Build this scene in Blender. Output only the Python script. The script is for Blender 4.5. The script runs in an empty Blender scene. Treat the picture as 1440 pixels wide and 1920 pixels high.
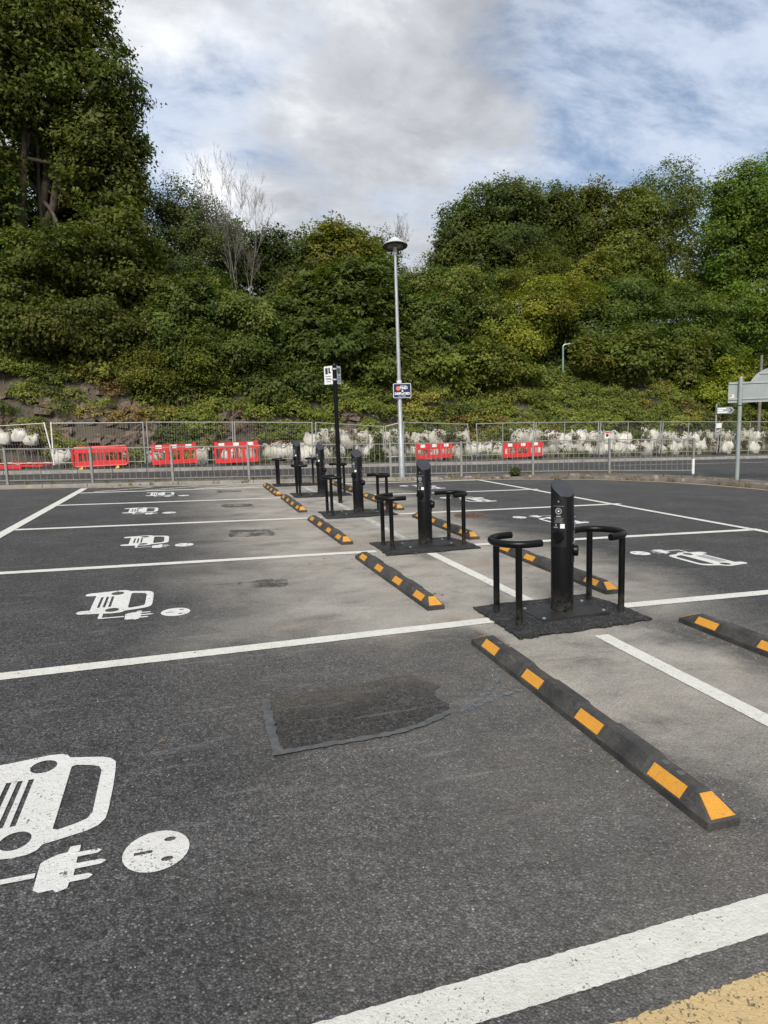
import bpy, math, random
import numpy as np
from mathutils import Vector, Matrix
from mathutils.geometry import tessellate_polygon

R = math.radians
scene = bpy.context.scene
col = scene.collection
random.seed(7)
rng = np.random.default_rng(11)

# ------------------------------------------------------------------ camera
CAM = np.array([-2.6191, -3.9661, 1.4156])
FOC = 1202.25                      # focal length in pixels of a 1440 x 1920 picture
YAW, PITCH = -0.30928, -0.13887
cam_d = bpy.data.cameras.new('camera')
cam = bpy.data.objects.new('camera', cam_d)
col.objects.link(cam)
cam.location = CAM
cam.rotation_euler = (math.pi / 2 + PITCH, 0, YAW)
cam_d.sensor_fit = 'VERTICAL'
cam_d.sensor_height = 24.0
cam_d.lens = FOC / 1920 * 24.0
cam_d.clip_start = 0.05
cam_d.clip_end = 2000
scene.camera = cam
c_r = np.array([math.cos(YAW), math.sin(YAW), 0.0])
c_f = np.array([-math.sin(YAW) * math.cos(PITCH), math.cos(YAW) * math.cos(PITCH), math.sin(PITCH)])
c_u = np.cross(c_r, c_f)


def ray(px, py):
    return c_f + c_r * (px - 720) / FOC - c_u * (py - 960) / FOC


def at(px, py, Y):                 # surveyed point at world depth Y
    d = ray(px, py)
    return CAM + d * ((Y - CAM[1]) / d[1])


def gp(px, py, z=0.0):             # surveyed point on the ground
    d = ray(px, py)
    return CAM + d * ((z - CAM[2]) / d[2])


def mpp(P):                        # metres per pixel at a point
    return float((np.asarray(P) - CAM) @ c_f) / FOC


# ------------------------------------------------------------------ sky, sun, exposure
SUN_EL, SUN_AZ = R(42), R(208)     # azimuth clockwise from +Y
world = bpy.data.worlds.new('World')
scene.world = world
world.use_nodes = True
NT = world.node_tree
NT.nodes.clear()


class NB:
    """tiny node-building helper"""
    def __init__(s, nt): s.nt = nt
    def n(s, t, **kw):
        nd = s.nt.nodes.new(t)
        for k, v in kw.items():
            if k.startswith('i_'):
                key = k[2:]
                key = int(key) if key.isdigit() else key.replace('_', ' ')
                if hasattr(v, 'is_output') or isinstance(v, bpy.types.NodeSocket): s.nt.links.new(v, nd.inputs[key])
                else: nd.inputs[key].default_value = v
            else: setattr(nd, k, v)
        return nd
    def link(s, a, b): s.nt.links.new(a, b)
    def math(s, op, a, b=0.0, clamp=False):
        nd = s.n('ShaderNodeMath', operation=op, use_clamp=clamp)
        for i, v in enumerate((a, b)):
            if isinstance(v, (int, float)): nd.inputs[i].default_value = v
            else: s.link(v, nd.inputs[i])
        return nd.outputs[0]
    def ramp(s, f, stops, interp='LINEAR'):
        nd = s.n('ShaderNodeValToRGB')
        nd.color_ramp.interpolation = interp
        e = nd.color_ramp.elements
        while len(e) < len(stops): e.new(0.5)
        for k, (p, c) in enumerate(stops):
            e[k].position = p
            e[k].color = (c, c, c, 1) if isinstance(c, (int, float)) else (*c, 1)
        s.link(f, nd.inputs[0])
        return nd.outputs[0]
    def mix(s, f, a, b, mode='MIX'):
        nd = s.n('ShaderNodeMix', data_type='RGBA', blend_type=mode)
        for i, v in ((0, f), (6, a), (7, b)):
            if isinstance(v, (int, float)): nd.inputs[i].default_value = v
            elif isinstance(v, tuple): nd.inputs[i].default_value = (*v, 1)
            else: s.link(v, nd.inputs[i])
        return nd.outputs[2]
    def noise(s, vec, scale, detail=4, rough=.55, dist=0.0):
        nd = s.n('ShaderNodeTexNoise')
        nd.inputs['Scale'].default_value = scale
        nd.inputs['Detail'].default_value = detail
        nd.inputs['Roughness'].default_value = rough
        nd.inputs['Distortion'].default_value = dist
        if vec is not None: s.link(vec, nd.inputs['Vector'])
        return nd.outputs[0]
    def voro(s, vec, scale, feature='F1', out=0):
        nd = s.n('ShaderNodeTexVoronoi', feature=feature)
        nd.inputs['Scale'].default_value = scale
        if vec is not None: s.link(vec, nd.inputs['Vector'])
        return nd.outputs[out]
    def mapping(s, vec, scale=(1, 1, 1), loc=(0, 0, 0), rot=(0, 0, 0)):
        nd = s.n('ShaderNodeMapping')
        nd.inputs['Scale'].default_value = scale
        nd.inputs['Location'].default_value = loc
        nd.inputs['Rotation'].default_value = rot
        s.link(vec, nd.inputs['Vector'])
        return nd.outputs[0]
    def step(s, v, a, b):
        nd = s.n('ShaderNodeMapRange', interpolation_type='SMOOTHSTEP')
        s.link(v, nd.inputs[0])
        nd.inputs[1].default_value = a
        nd.inputs[2].default_value = b
        return nd.outputs[0]


def build_sky():
    b = NB(NT)
    sky = b.n('ShaderNodeTexSky', sky_type='NISHITA', sun_disc=False, sun_elevation=SUN_EL, sun_rotation=SUN_AZ,
              altitude=50, air_density=1.0, dust_density=1.0, ozone_density=1.5)
    tc = b.n('ShaderNodeTexCoord')
    sep = b.n('ShaderNodeSeparateXYZ')
    b.link(tc.outputs['Generated'], sep.inputs[0])
    zz = b.math('ADD', b.math('MAXIMUM', sep.outputs[2], 0.0), 0.30)
    cmb = b.n('ShaderNodeCombineXYZ')
    b.link(b.math('DIVIDE', sep.outputs[0], zz), cmb.inputs[0])
    b.link(b.math('DIVIDE', sep.outputs[1], zz), cmb.inputs[1])
    pl = b.mapping(cmb.outputs[0], (1, 1, 1), (SKY_OFF[0], SKY_OFF[1], 0))
    heap = b.noise(pl, 1.05, 11, .57, .12)                                    # heaps of low cloud
    wisp = b.noise(b.mapping(pl, (1.3, 2.6, 1), (4.1, 1.3, 0), (0, 0, R(50))), 1.9, 10, .64, .25)   # broken high layer
    core = b.noise(b.mapping(pl, (1, 1, 1), (-.10, .16, 0)), 1.05, 8, .52, .12)   # same heaps seen lower down: their shaded undersides
    high = b.math('MULTIPLY', b.step(wisp, .30, .60), .92)
    c = b.mix(high, b.mix(1.0, sky.outputs[0], (1.15, 1.10, 1.05), 'MULTIPLY'), (5.7, 6.4, 7.7))
    low = b.step(heap, .455, .565)
    puff = b.noise(b.mapping(pl, (1, 1.25, 1), (7.7, 2.2, 0)), 4.0, 9, .64, .3)      # small billows on the big ones
    shade = b.math('ADD', core, b.math('ADD', b.math('MULTIPLY', b.math('SUBTRACT', wisp, .5), .14), b.math('MULTIPLY', b.math('SUBTRACT', puff, .5), .30)))
    cloud = b.ramp(shade, [(.37, (11.0, 11.1, 11.2)), (.45, (8.4, 8.6, 8.9)), (.53, (5.6, 5.75, 6.05)), (.61, (4.1, 4.2, 4.45)), (.72, (3.0, 3.1, 3.25))])
    c = b.mix(b.math('MULTIPLY', low, .95), c, cloud)
    bg = b.n('ShaderNodeBackground')
    bg.inputs[1].default_value = 0.063
    b.link(c, bg.inputs[0])
    out = b.n('ShaderNodeOutputWorld')
    b.link(bg.outputs[0], out.inputs[0])


SKY_OFF = (4.6981, -14.9320)
build_sky()

sun_d = bpy.data.lights.new('sun', 'SUN')
sun_d.energy = 2.6
sun_d.angle = R(20)
sun_d.color = (1.0, .95, .87)
sun = bpy.data.objects.new('sun', sun_d)
col.objects.link(sun)
sd = Vector((math.sin(SUN_AZ) * math.cos(SUN_EL), math.cos(SUN_AZ) * math.cos(SUN_EL), math.sin(SUN_EL)))
sun.rotation_euler = sd.to_track_quat('Z', 'Y').to_euler()
sun.location = (0, 0, 60)

scene.view_settings.view_transform = 'Standard'
scene.view_settings.look = 'None'
scene.view_settings.exposure = 0.95
scene.view_settings.gamma = 1.0
scene.view_settings.use_curve_mapping = False
scene.render.resolution_x, scene.render.resolution_y = 768, 1024

# the car park falls sideways by two degrees: plumb things lean against its plane
LEAN = Matrix.Rotation(R(-2.0), 4, Vector((c_f[0], c_f[1], 0)).normalized())


# ------------------------------------------------------------------ materials
MATS = {}


def newmat(name):
    m = bpy.data.materials.new(name)
    m.use_nodes = True
    m.node_tree.nodes.clear()
    b = NB(m.node_tree)
    out = b.n('ShaderNodeOutputMaterial')
    bs = b.n('ShaderNodeBsdfPrincipled')
    b.link(bs.outputs[0], out.inputs[0])
    MATS[name] = m
    pos = b.n('ShaderNodeNewGeometry').outputs['Position']
    return m, b, bs, out, pos


def setc(b, bs, c):
    if isinstance(c, tuple): bs.inputs['Base Color'].default_value = (*c, 1)
    else: b.link(c, bs.inputs['Base Color'])


def bump(b, bs, h, strength, dist=.01):
    nd = b.n('ShaderNodeBump')
    nd.inputs['Strength'].default_value = strength
    nd.inputs['Distance'].default_value = dist
    b.link(h, nd.inputs['Height'])
    b.link(nd.outputs[0], bs.inputs['Normal'])


def simple(name, c1, c2=None, scale=8.0, rough=.6, metal=0.0, bmp=.15, bscale=60, spec=.5, detail=5, objc=False, bdist=.004):
    m, b, bs, out, pos = newmat(name)
    v = pos
    if objc: v = b.n('ShaderNodeTexCoord').outputs['Object']
    if c2:
        f = b.ramp(b.noise(v, scale, detail, .62), [(.35, 0.0), (.68, 1.0)])
        setc(b, bs, b.mix(f, c1, c2))
    else: setc(b, bs, c1)
    bs.inputs['Roughness'].default_value = rough
    bs.inputs['Metallic'].default_value = metal
    bs.inputs['Specular IOR Level'].default_value = spec
    if bmp: bump(b, bs, b.noise(v, bscale, 3, .6), bmp, bdist)
    return m


def asphalt(name, base, chips, dust=False, grain=150, bright=.20, bstr=.7):
    m, b, bs, out, pos = newmat(name)
    cell = b.n('ShaderNodeTexVoronoi', feature='F1')
    cell.inputs['Scale'].default_value = grain
    b.link(pos, cell.inputs['Vector'])
    cr = b.n('ShaderNodeSeparateColor')
    b.link(cell.outputs['Color'], cr.inputs[0])
    cell2 = b.n('ShaderNodeTexVoronoi', feature='F1')
    cell2.inputs['Scale'].default_value = grain * .42
    b.link(pos, cell2.inputs['Vector'])
    cr2 = b.n('ShaderNodeSeparateColor')
    b.link(cell2.outputs['Color'], cr2.inputs[0])
    g1 = b.ramp(cr.outputs[0], [(0, .46), (.5, .92), (.82, 1.30), (1, 1.85)])
    g2 = b.ramp(cr2.outputs[1], [(0, .55), (.3, .92), (.9, 1.05), (.97, 1.5)])
    gaps = b.ramp(cell.outputs['Distance'], [(.25, 1.0), (.75, .50)])
    mott = b.ramp(b.noise(pos, 1.3, 8, .65), [(.28, .70), (.5, 1.0), (.72, 1.45)])
    mott2 = b.ramp(b.noise(pos, 11, 5, .6), [(.3, .86), (.7, 1.14)])
    col0 = b.mix(1.0, base, g1, 'MULTIPLY')
    for t in (g2, gaps, mott, mott2): col0 = b.mix(1.0, col0, t, 'MULTIPLY')
    # pale stone chips showing through the bitumen
    cell3 = b.n('ShaderNodeTexVoronoi', feature='F1')
    cell3.inputs['Scale'].default_value = grain * .62
    b.link(pos, cell3.inputs['Vector'])
    cr3 = b.n('ShaderNodeSeparateColor')
    b.link(cell3.outputs['Color'], cr3.inputs[0])
    sp = b.math('MULTIPLY', b.step(cr3.outputs[2], 1 - chips, 1 - chips * .6), b.step(cell3.outputs['Distance'], .42, .2))
    col0 = b.mix(b.math('MULTIPLY', sp, .75), col0, (bright, bright * .97, bright * .9))
    # dark tar spots and pits
    pit = b.n('ShaderNodeTexVoronoi', feature='F1')
    pit.inputs['Scale'].default_value = 5.5
    b.link(pos, pit.inputs['Vector'])
    pr = b.n('ShaderNodeSeparateColor')
    b.link(pit.outputs['Color'], pr.inputs[0])
    pm = b.math('MULTIPLY', b.step(pr.outputs[0], .88, .92), b.step(pit.outputs['Distance'], .09, .05))
    col0 = b.mix(b.math('MULTIPLY', pm, .8), col0, (.012, .012, .013))
    # pale trodden spots
    gum = b.n('ShaderNodeTexVoronoi', feature='F1')
    gum.inputs['Scale'].default_value = 3.1
    b.link(b.mapping(pos, (1, 1, 0), (5.2, 3.7, 0)), gum.inputs['Vector'])
    gr_ = b.n('ShaderNodeSeparateColor')
    b.link(gum.outputs['Color'], gr_.inputs[0])
    gd = b.math('ADD', gum.outputs['Distance'], b.math('MULTIPLY', b.math('SUBTRACT', b.noise(pos, 30, 4, .6), .5), .08))
    gm = b.math('MULTIPLY', b.step(gr_.outputs[0], .72, .80), b.step(gd, .060, .030))
    col0 = b.mix(b.math('MULTIPLY', gm, .45), col0, (.24, .235, .22))
    # oil drips in the middle of the bays
    oil = b.math('MULTIPLY', b.step(b.noise(b.mapping(pos, (1, 1, 1), (9.1, 2.2, 0)), 2.6, 6, .66, .6), .60, .76), .55)
    col0 = b.mix(oil, col0, (.030, .029, .028))
    # hairline cracks
    cv_ = b.n('ShaderNodeTexVoronoi', feature='DISTANCE_TO_EDGE')
    cv_.inputs['Scale'].default_value = .55
    wv = b.n('ShaderNodeVectorMath', operation='ADD')
    nzc = b.n('ShaderNodeTexNoise')
    nzc.inputs['Scale'].default_value = 2.4
    nzc.inputs['Detail'].default_value = 6
    b.link(pos, nzc.inputs['Vector'])
    sc_ = b.n('ShaderNodeVectorMath', operation='SCALE')
    sc_.inputs['Scale'].default_value = .5
    b.link(nzc.outputs['Color'], sc_.inputs[0])
    b.link(pos, wv.inputs[0])
    b.link(sc_.outputs[0], wv.inputs[1])
    b.link(b.mapping(wv.outputs[0], (1, 1, 0)), cv_.inputs['Vector'])
    ck = b.math('MULTIPLY', b.step(cv_.outputs['Distance'], .0045, .001), b.step(b.noise(pos, .6, 3), .54, .64))
    col0 = b.mix(b.math('MULTIPLY', ck, .6), col0, (.022, .021, .02))
    # faint tyre scuffs, stretched across the bays
    sc = b.noise(b.mapping(pos, (.9, 7.0, 1), rot=(0, 0, R(12))), 1.7, 7, .68, .6)
    scf = b.math('MULTIPLY', b.step(sc, .55, .76), .42)
    col0 = b.mix(scf, col0, (.21, .205, .195))
    if dust:
        sep = b.n('ShaderNodeSeparateXYZ')
        b.link(pos, sep.inputs[0])
        X, Y = sep.outputs[0], sep.outputs[1]
        wob = b.math('MULTIPLY', b.math('SUBTRACT', b.noise(pos, .9, 5, .6), .5), 1.8)
        Xw = b.math('ADD', X, wob)
        Yw = b.math('ADD', Y, wob)
        strip = b.math('MULTIPLY', b.step(Xw, -3.1, -1.1), b.step(Xw, 2.1, .7))
        strip = b.math('MULTIPLY', strip, b.math('ADD', b.math('MULTIPLY', b.step(Yw, -.5, .5), .80), .20))
        lane = b.math('MULTIPLY', b.math('MULTIPLY', b.step(Xw, -1.0, -.6), b.step(Xw, .75, .35)), b.step(Yw, -3.4, -1.0))
        lane = b.math('MULTIPLY', lane, 1.0)
        d = b.math('MAXIMUM', strip, lane)
        nz = b.ramp(b.noise(b.mapping(pos, (1.0, 1.6, 1)), 1.5, 9, .68, .4), [(.30, .30), (.45, .72), (.62, 1.0)])
        d = b.math('MULTIPLY', d, nz)
        gr = b.ramp(cr.outputs[1], [(0, .62), (1, 1.0)])
        d = b.math('MULTIPLY', d, gr)
        d = b.math('MULTIPLY', d, 1.12, True)
        dc = b.mix(b.noise(pos, .7, 4), (.450, .410, .352), (.300, .282, .250))
        col0 = b.mix(b.math('MULTIPLY', d, .92), col0, dc)
        # rusty-sandy stains in the first two bays
        st = b.math('MULTIPLY', b.step(b.noise(b.mapping(pos, (1, 1, 1), (3.3, 8.1, 0)), 1.1, 6, .62, .5), .50, .68), b.math('MULTIPLY', strip, .4))
        col0 = b.mix(st, col0, (.26, .19, .125))
        # grazing sheen far down the rows, painted in as paler tarmac
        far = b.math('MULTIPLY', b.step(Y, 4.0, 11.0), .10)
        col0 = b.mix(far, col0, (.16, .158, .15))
    setc(b, bs, col0)
    bs.inputs['Roughness'].default_value = .82
    bs.inputs['Specular IOR Level'].default_value = .35
    h = b.math('SUBTRACT', b.math('MULTIPLY', cr.outputs[0], .6), b.math('MULTIPLY', cell.outputs['Distance'], .9))
    bump(b, bs, h, bstr, .006)
    return m


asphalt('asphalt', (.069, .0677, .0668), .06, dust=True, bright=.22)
def dusty_patch():
    m = MATS['patch_tarmac']
    b = NB(m.node_tree)
    bs = next(n for n in m.node_tree.nodes if n.type == 'BSDF_PRINCIPLED')
    src = bs.inputs['Base Color'].links[0].from_socket
    pos = b.n('ShaderNodeNewGeometry').outputs['Position']
    sep = b.n('ShaderNodeSeparateXYZ')
    b.link(pos, sep.inputs[0])
    yy = b.math('ADD', sep.outputs[1], b.math('MULTIPLY', b.math('SUBTRACT', b.noise(pos, 4, 6, .65), .5), .7))
    f = b.math('MULTIPLY', b.step(yy, -1.15, -.68), b.ramp(b.noise(pos, 60, 4, .6), [(.3, .35), (.6, .85)]))
    b.link(b.mix(b.math('MULTIPLY', f, .30), src, (.21, .178, .142)), bs.inputs['Base Color'])


asphalt('road_asphalt', (.066, .065, .064), .04, grain=60)
asphalt('fresh_tarmac', (.030, .0295, .029), .09, grain=95, bright=.13, bstr=1.0)
asphalt('patch_tarmac', (.050, .047, .0435), .10, grain=140, bright=.18)
asphalt('pavement', (.105, .10, .096), .05, grain=40)
dusty_patch()


def paint(name, c, dirt, wear, crack=False):
    """thermoplastic: worn away in pits so that the tarmac underneath shows"""
    m, b, bs, out, pos = newmat(name)
    n1 = b.ramp(b.noise(pos, 26, 6, .7), [(.34, 0.0), (.60, 1.0)])
    n2 = b.ramp(b.noise(pos, 3.2, 6, .65), [(.30, 0.0), (.70, 1.0)])
    c0 = b.mix(b.math('MULTIPLY', b.math('SUBTRACT', 1.0, n1), .32), c, dirt)
    c0 = b.mix(b.math('MULTIPLY', n2, .28), c0, dirt)
    setc(b, bs, c0)
    bs.inputs['Roughness'].default_value = .7
    bump(b, bs, b.noise(pos, 90, 5, .75), .8, .008)
    pitn = b.math('ADD', b.noise(pos, 95, 4, .75), b.math('MULTIPLY', b.math('SUBTRACT', b.noise(pos, 2.6, 5, .65), .5), .28))
    holes = b.math('MULTIPLY', b.step(pitn, wear + .085, wear + .02), .85)
    big = b.math('MULTIPLY', b.step(b.noise(pos, 17, 6, .72), wear + .06, wear + .015), .9)
    a = b.math('MAXIMUM', holes, big)
    if crack:
        ed = b.voro(b.mapping(pos, (1, 1.6, 1)), 26, 'DISTANCE_TO_EDGE')
        ck = b.math('MULTIPLY', b.step(ed, .045, .015), b.step(b.noise(pos, 7, 5, .6), .55, .64))
        a = b.math('MAXIMUM', a, ck)
    tr = b.n('ShaderNodeBsdfTransparent')
    mx = b.n('ShaderNodeMixShader')
    b.link(a, mx.inputs[0])
    b.link(bs.outputs[0], mx.inputs[1])
    b.link(tr.outputs[0], mx.inputs[2])
    b.link(mx.outputs[0], out.inputs[0])
    return m


paint('white_paint', (.62, .61, .56), (.34, .325, .285), .31)
paint('worn_white_paint', (.52, .51, .47), (.28, .27, .245), .40)
paint('symbol_paint', (.62, .615, .59), (.40, .39, .36), .32)
paint('yellow_paint', (.52, .375, .18), (.36, .27, .14), .36, crack=True)
paint('pale_yellow_paint', (.46, .35, .20), (.30, .26, .19), .33)
paint('chalk_blue', (.15, .20, .24), (.10, .115, .13), .48)


def stain(name, c):
    m, b, bs, out, pos = newmat(name)
    setc(b, bs, c)
    bs.inputs['Roughness'].default_value = .75
    a = b.math('MULTIPLY', b.step(b.noise(pos, 5.0, 7, .68), .36, .62), .80)
    a = b.math('MULTIPLY', a, b.ramp(b.noise(pos, 85, 3, .6), [(.35, .35), (.6, 1.0)]))
    tr = b.n('ShaderNodeBsdfTransparent')
    mx = b.n('ShaderNodeMixShader')
    b.link(a, mx.inputs[0])
    b.link(tr.outputs[0], mx.inputs[1])
    b.link(bs.outputs[0], mx.inputs[2])
    b.link(mx.outputs[0], out.inputs[0])


stain('oil_stain', (.022, .020, .018))


def black_coat():
    m, b, bs, out, pos = newmat('black_coat')
    oc = b.n('ShaderNodeTexCoord').outputs['Object']
    sep = b.n('ShaderNodeSeparateXYZ')
    b.link(oc, sep.inputs[0])
    c = b.mix(b.noise(oc, 14, 5, .6), (.0026, .0027, .003), (.0048, .0048, .0052))
    foot = b.math('MULTIPLY', b.step(sep.outputs[2], .22, .0), b.ramp(b.noise(oc, 22, 6, .7), [(.38, 0.0), (.66, .8)]))
    c = b.mix(foot, c, (.060, .055, .047))
    scr = b.math('MULTIPLY', b.step(b.noise(b.mapping(oc, (60, 60, 9)), 1.0, 4, .6), .66, .74), .35)
    c = b.mix(scr, c, (.03, .03, .03))
    setc(b, bs, c)
    b.link(b.ramp(b.noise(oc, 9, 5, .65), [(.3, .28), (.7, .46)]), bs.inputs['Roughness'])
    bs.inputs['Specular IOR Level'].default_value = .19
    bump(b, bs, b.noise(oc, 160, 3, .6), .06, .004)


black_coat()


def rubber():
    m, b, bs, out, pos = newmat('rubber')
    f = b.ramp(b.noise(pos, 6, 7, .68), [(.36, 0.0), (.68, 1.0)])
    c = b.mix(f, (.018, .0175, .017), (.058, .054, .048))
    g = b.ramp(b.noise(pos, 150, 3, .7), [(.3, .6), (.7, 1.5)])
    c = b.mix(1.0, c, g, 'MULTIPLY')
    sc = b.math('MULTIPLY', b.step(b.noise(b.mapping(pos, (26, 4, 10), rot=(0, 0, .5)), 1.6, 6, .7, .6), .58, .72), .5)
    c = b.mix(sc, c, (.12, .113, .10))
    setc(b, bs, c)
    bs.inputs['Roughness'].default_value = .75
    bump(b, bs, b.math('ADD', b.noise(pos, 60, 4, .65), b.math('MULTIPLY', b.noise(pos, 260, 2, .6), .5)), .6, .006)


rubber()


def reflector():
    m, b, bs, out, pos = newmat('yellow_reflector')
    c = b.mix(b.noise(pos, 22, 5, .6), (.66, .30, .026), (.52, .235, .026))
    hon = b.ramp(b.voro(pos, 190, 'F1', 0), [(.15, 1.0), (.6, .78)])
    c = b.mix(1.0, c, hon, 'MULTIPLY')
    d = b.math('MULTIPLY', b.step(b.noise(pos, 34, 6, .72), .56, .70), .65)
    c = b.mix(d, c, (.16, .10, .05))
    setc(b, bs, c)
    bs.inputs['Roughness'].default_value = .5
    bump(b, bs, b.noise(pos, 160, 3, .6), .35, .004)


reflector()
simple('black_cap', (.022, .024, .028), (.03, .031, .034), 9, .42, bmp=.04, bscale=120, objc=True)
simple('black_plate', (.010, .010, .011), (.026, .0255, .025), 7, .5, bmp=.15, bscale=90)
simple('black_plastic', (.004, .004, .0045), None, rough=.45, bmp=0)
simple('label_grey', (.22, .22, .23), None, rough=.5, bmp=0)
simple('label_white', (.62, .62, .62), None, rough=.5, bmp=0)
simple('galvanised', (.36, .38, .39), (.47, .48, .48), 12, .48, metal=.55, bmp=.05)
simple('rail_grey', (.19, .19, .185), (.27, .255, .23), 7, .6, metal=.25, bmp=.08)
simple('fence_steel', (.26, .265, .265), (.36, .36, .345), 9, .5, metal=.35, bmp=0)
simple('white_tape', (.68, .68, .66), (.5, .5, .48), 11, .6, bmp=0)
simple('red_plastic', (.58, .028, .030), (.46, .030, .030), 5, .45, bmp=.08, bscale=30)
simple('white_plastic', (.72, .71, .70), (.55, .53, .5), 9, .5, bmp=0)
simple('yellow_plastic', (.68, .47, .05), (.55, .38, .06), 9, .5, bmp=0)
simple('dark_rubber_foot', (.03, .03, .03), None, rough=.8, bmp=0)
simple('bark', (.085, .068, .050), (.045, .036, .028), 5, .9, bmp=.7, bscale=18, bdist=.03)
simple('pale_bark', (.165, .15, .13), (.10, .09, .075), 6, .85, bmp=.3, bscale=22, bdist=.02)
simple('twig_bark', (.15, .125, .095), (.09, .075, .055), 8, .9, bmp=0)
simple('kerb_concrete', (.30, .285, .26), (.19, .175, .155), 5, .85, bmp=.5, bscale=45, bdist=.01)
simple('kerb_stone', (.26, .225, .19), (.085, .068, .055), 6, .9, bmp=.8, bscale=25, bdist=.02)
simple('verge_soil', (.085, .070, .055), (.15, .135, .115), 3.2, .95, bmp=.9, bscale=30, bdist=.03)
simple('earth', (.050, .042, .030), (.075, .062, .042), 2.0, .95, bmp=.9, bscale=14, bdist=.05)
simple('sandstone', (.165, .118, .088), (.080, .060, .046), 3.5, .92, bmp=1.0, bscale=9, bdist=.08)


def fabric(name, c1, c2):
    m, b, bs, out, pos = newmat(name)
    oc = b.n('ShaderNodeTexCoord').outputs['Object']
    cr = b.noise(b.mapping(pos, (11, 11, 3.2)), 1.0, 6, .62, .8)
    f = b.ramp(cr, [(.36, 1.0), (.52, 0.0)])
    c = b.mix(b.ramp(b.noise(pos, 3.2, 5, .62), [(.4, 0.0), (.7, .75)]), c1, c2)
    c = b.mix(b.math('MULTIPLY', f, .30), c, (.22, .20, .16))
    setc(b, bs, c)
    bs.inputs['Roughness'].default_value = .78
    bump(b, bs, b.math('ADD', cr, b.math('MULTIPLY', b.noise(pos, 30, 4, .6), .3)), .5, .035)


fabric('bag_fabric', (.56, .54, .49), (.33, .305, .25))
fabric('dirty_bag_fabric', (.40, .38, .325), (.19, .175, .135))
simple('bag_strap', (.50, .49, .45), (.36, .35, .32), 9, .8, bmp=0)
simple('rubble', (.17, .14, .11), (.09, .075, .06), 9, .95, bmp=.6)
simple('sign_navy', (.012, .022, .075), None, rough=.4, bmp=0)
simple('sign_white', (.70, .71, .71), None, rough=.4, bmp=0)
simple('sign_orange', (.78, .17, .09), None, rough=.4, bmp=0)
simple('sign_back', (.23, .265, .255), (.30, .33, .32), 3, .5, metal=.2, bmp=.05)
simple('sign_frame', (.36, .38, .375), (.28, .3, .3), 8, .5, metal=.3, bmp=0)
simple('sign_dark', (.03, .035, .033), None, rough=.5, bmp=0)
simple('sign_red', (.55, .05, .04), None, rough=.5, bmp=0)
simple('lamp_shell', (.48, .50, .47), (.40, .42, .40), 6, .5, bmp=0)
simple('lamp_under', (.012, .012, .013), None, rough=.6, bmp=0)
simple('lamp_lens', (.16, .14, .14), (.10, .09, .09), 14, .25, bmp=0)
simple('green_column', (.15, .24, .22), (.20, .28, .26), 6, .5, bmp=0)
simple('rusty_iron', (.13, .075, .05), (.075, .05, .038), 30, .8, metal=.2, bmp=.4, bscale=90)
simple('grey_tar_band', (.050, .051, .053), (.092, .091, .09), 22, .6, bmp=.4, bscale=60)
simple('pebble', (.33, .30, .26), (.15, .13, .11), 30, .9, bmp=0)


def leaf_mat(name, trans=.38, rough=.6):
    m, b, bs, out, pos = newmat(name)
    a = b.n('ShaderNodeAttribute', attribute_name='tint')
    b.link(a.outputs['Color'], bs.inputs['Base Color'])
    bs.inputs['Roughness'].default_value = rough
    bs.inputs['Specular IOR Level'].default_value = .22
    t = b.n('ShaderNodeBsdfTranslucent')
    b.link(b.mix(1.0, a.outputs['Color'], (1.1, 1.35, .6), 'MULTIPLY'), t.inputs[0])
    mx = b.n('ShaderNodeMixShader')
    mx.inputs[0].default_value = trans
    b.link(bs.outputs[0], mx.inputs[1])
    b.link(t.outputs[0], mx.inputs[2])
    b.link(mx.outputs[0], out.inputs[0])


leaf_mat('leaf')
leaf_mat('dry_leaf', .2, .7)


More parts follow.
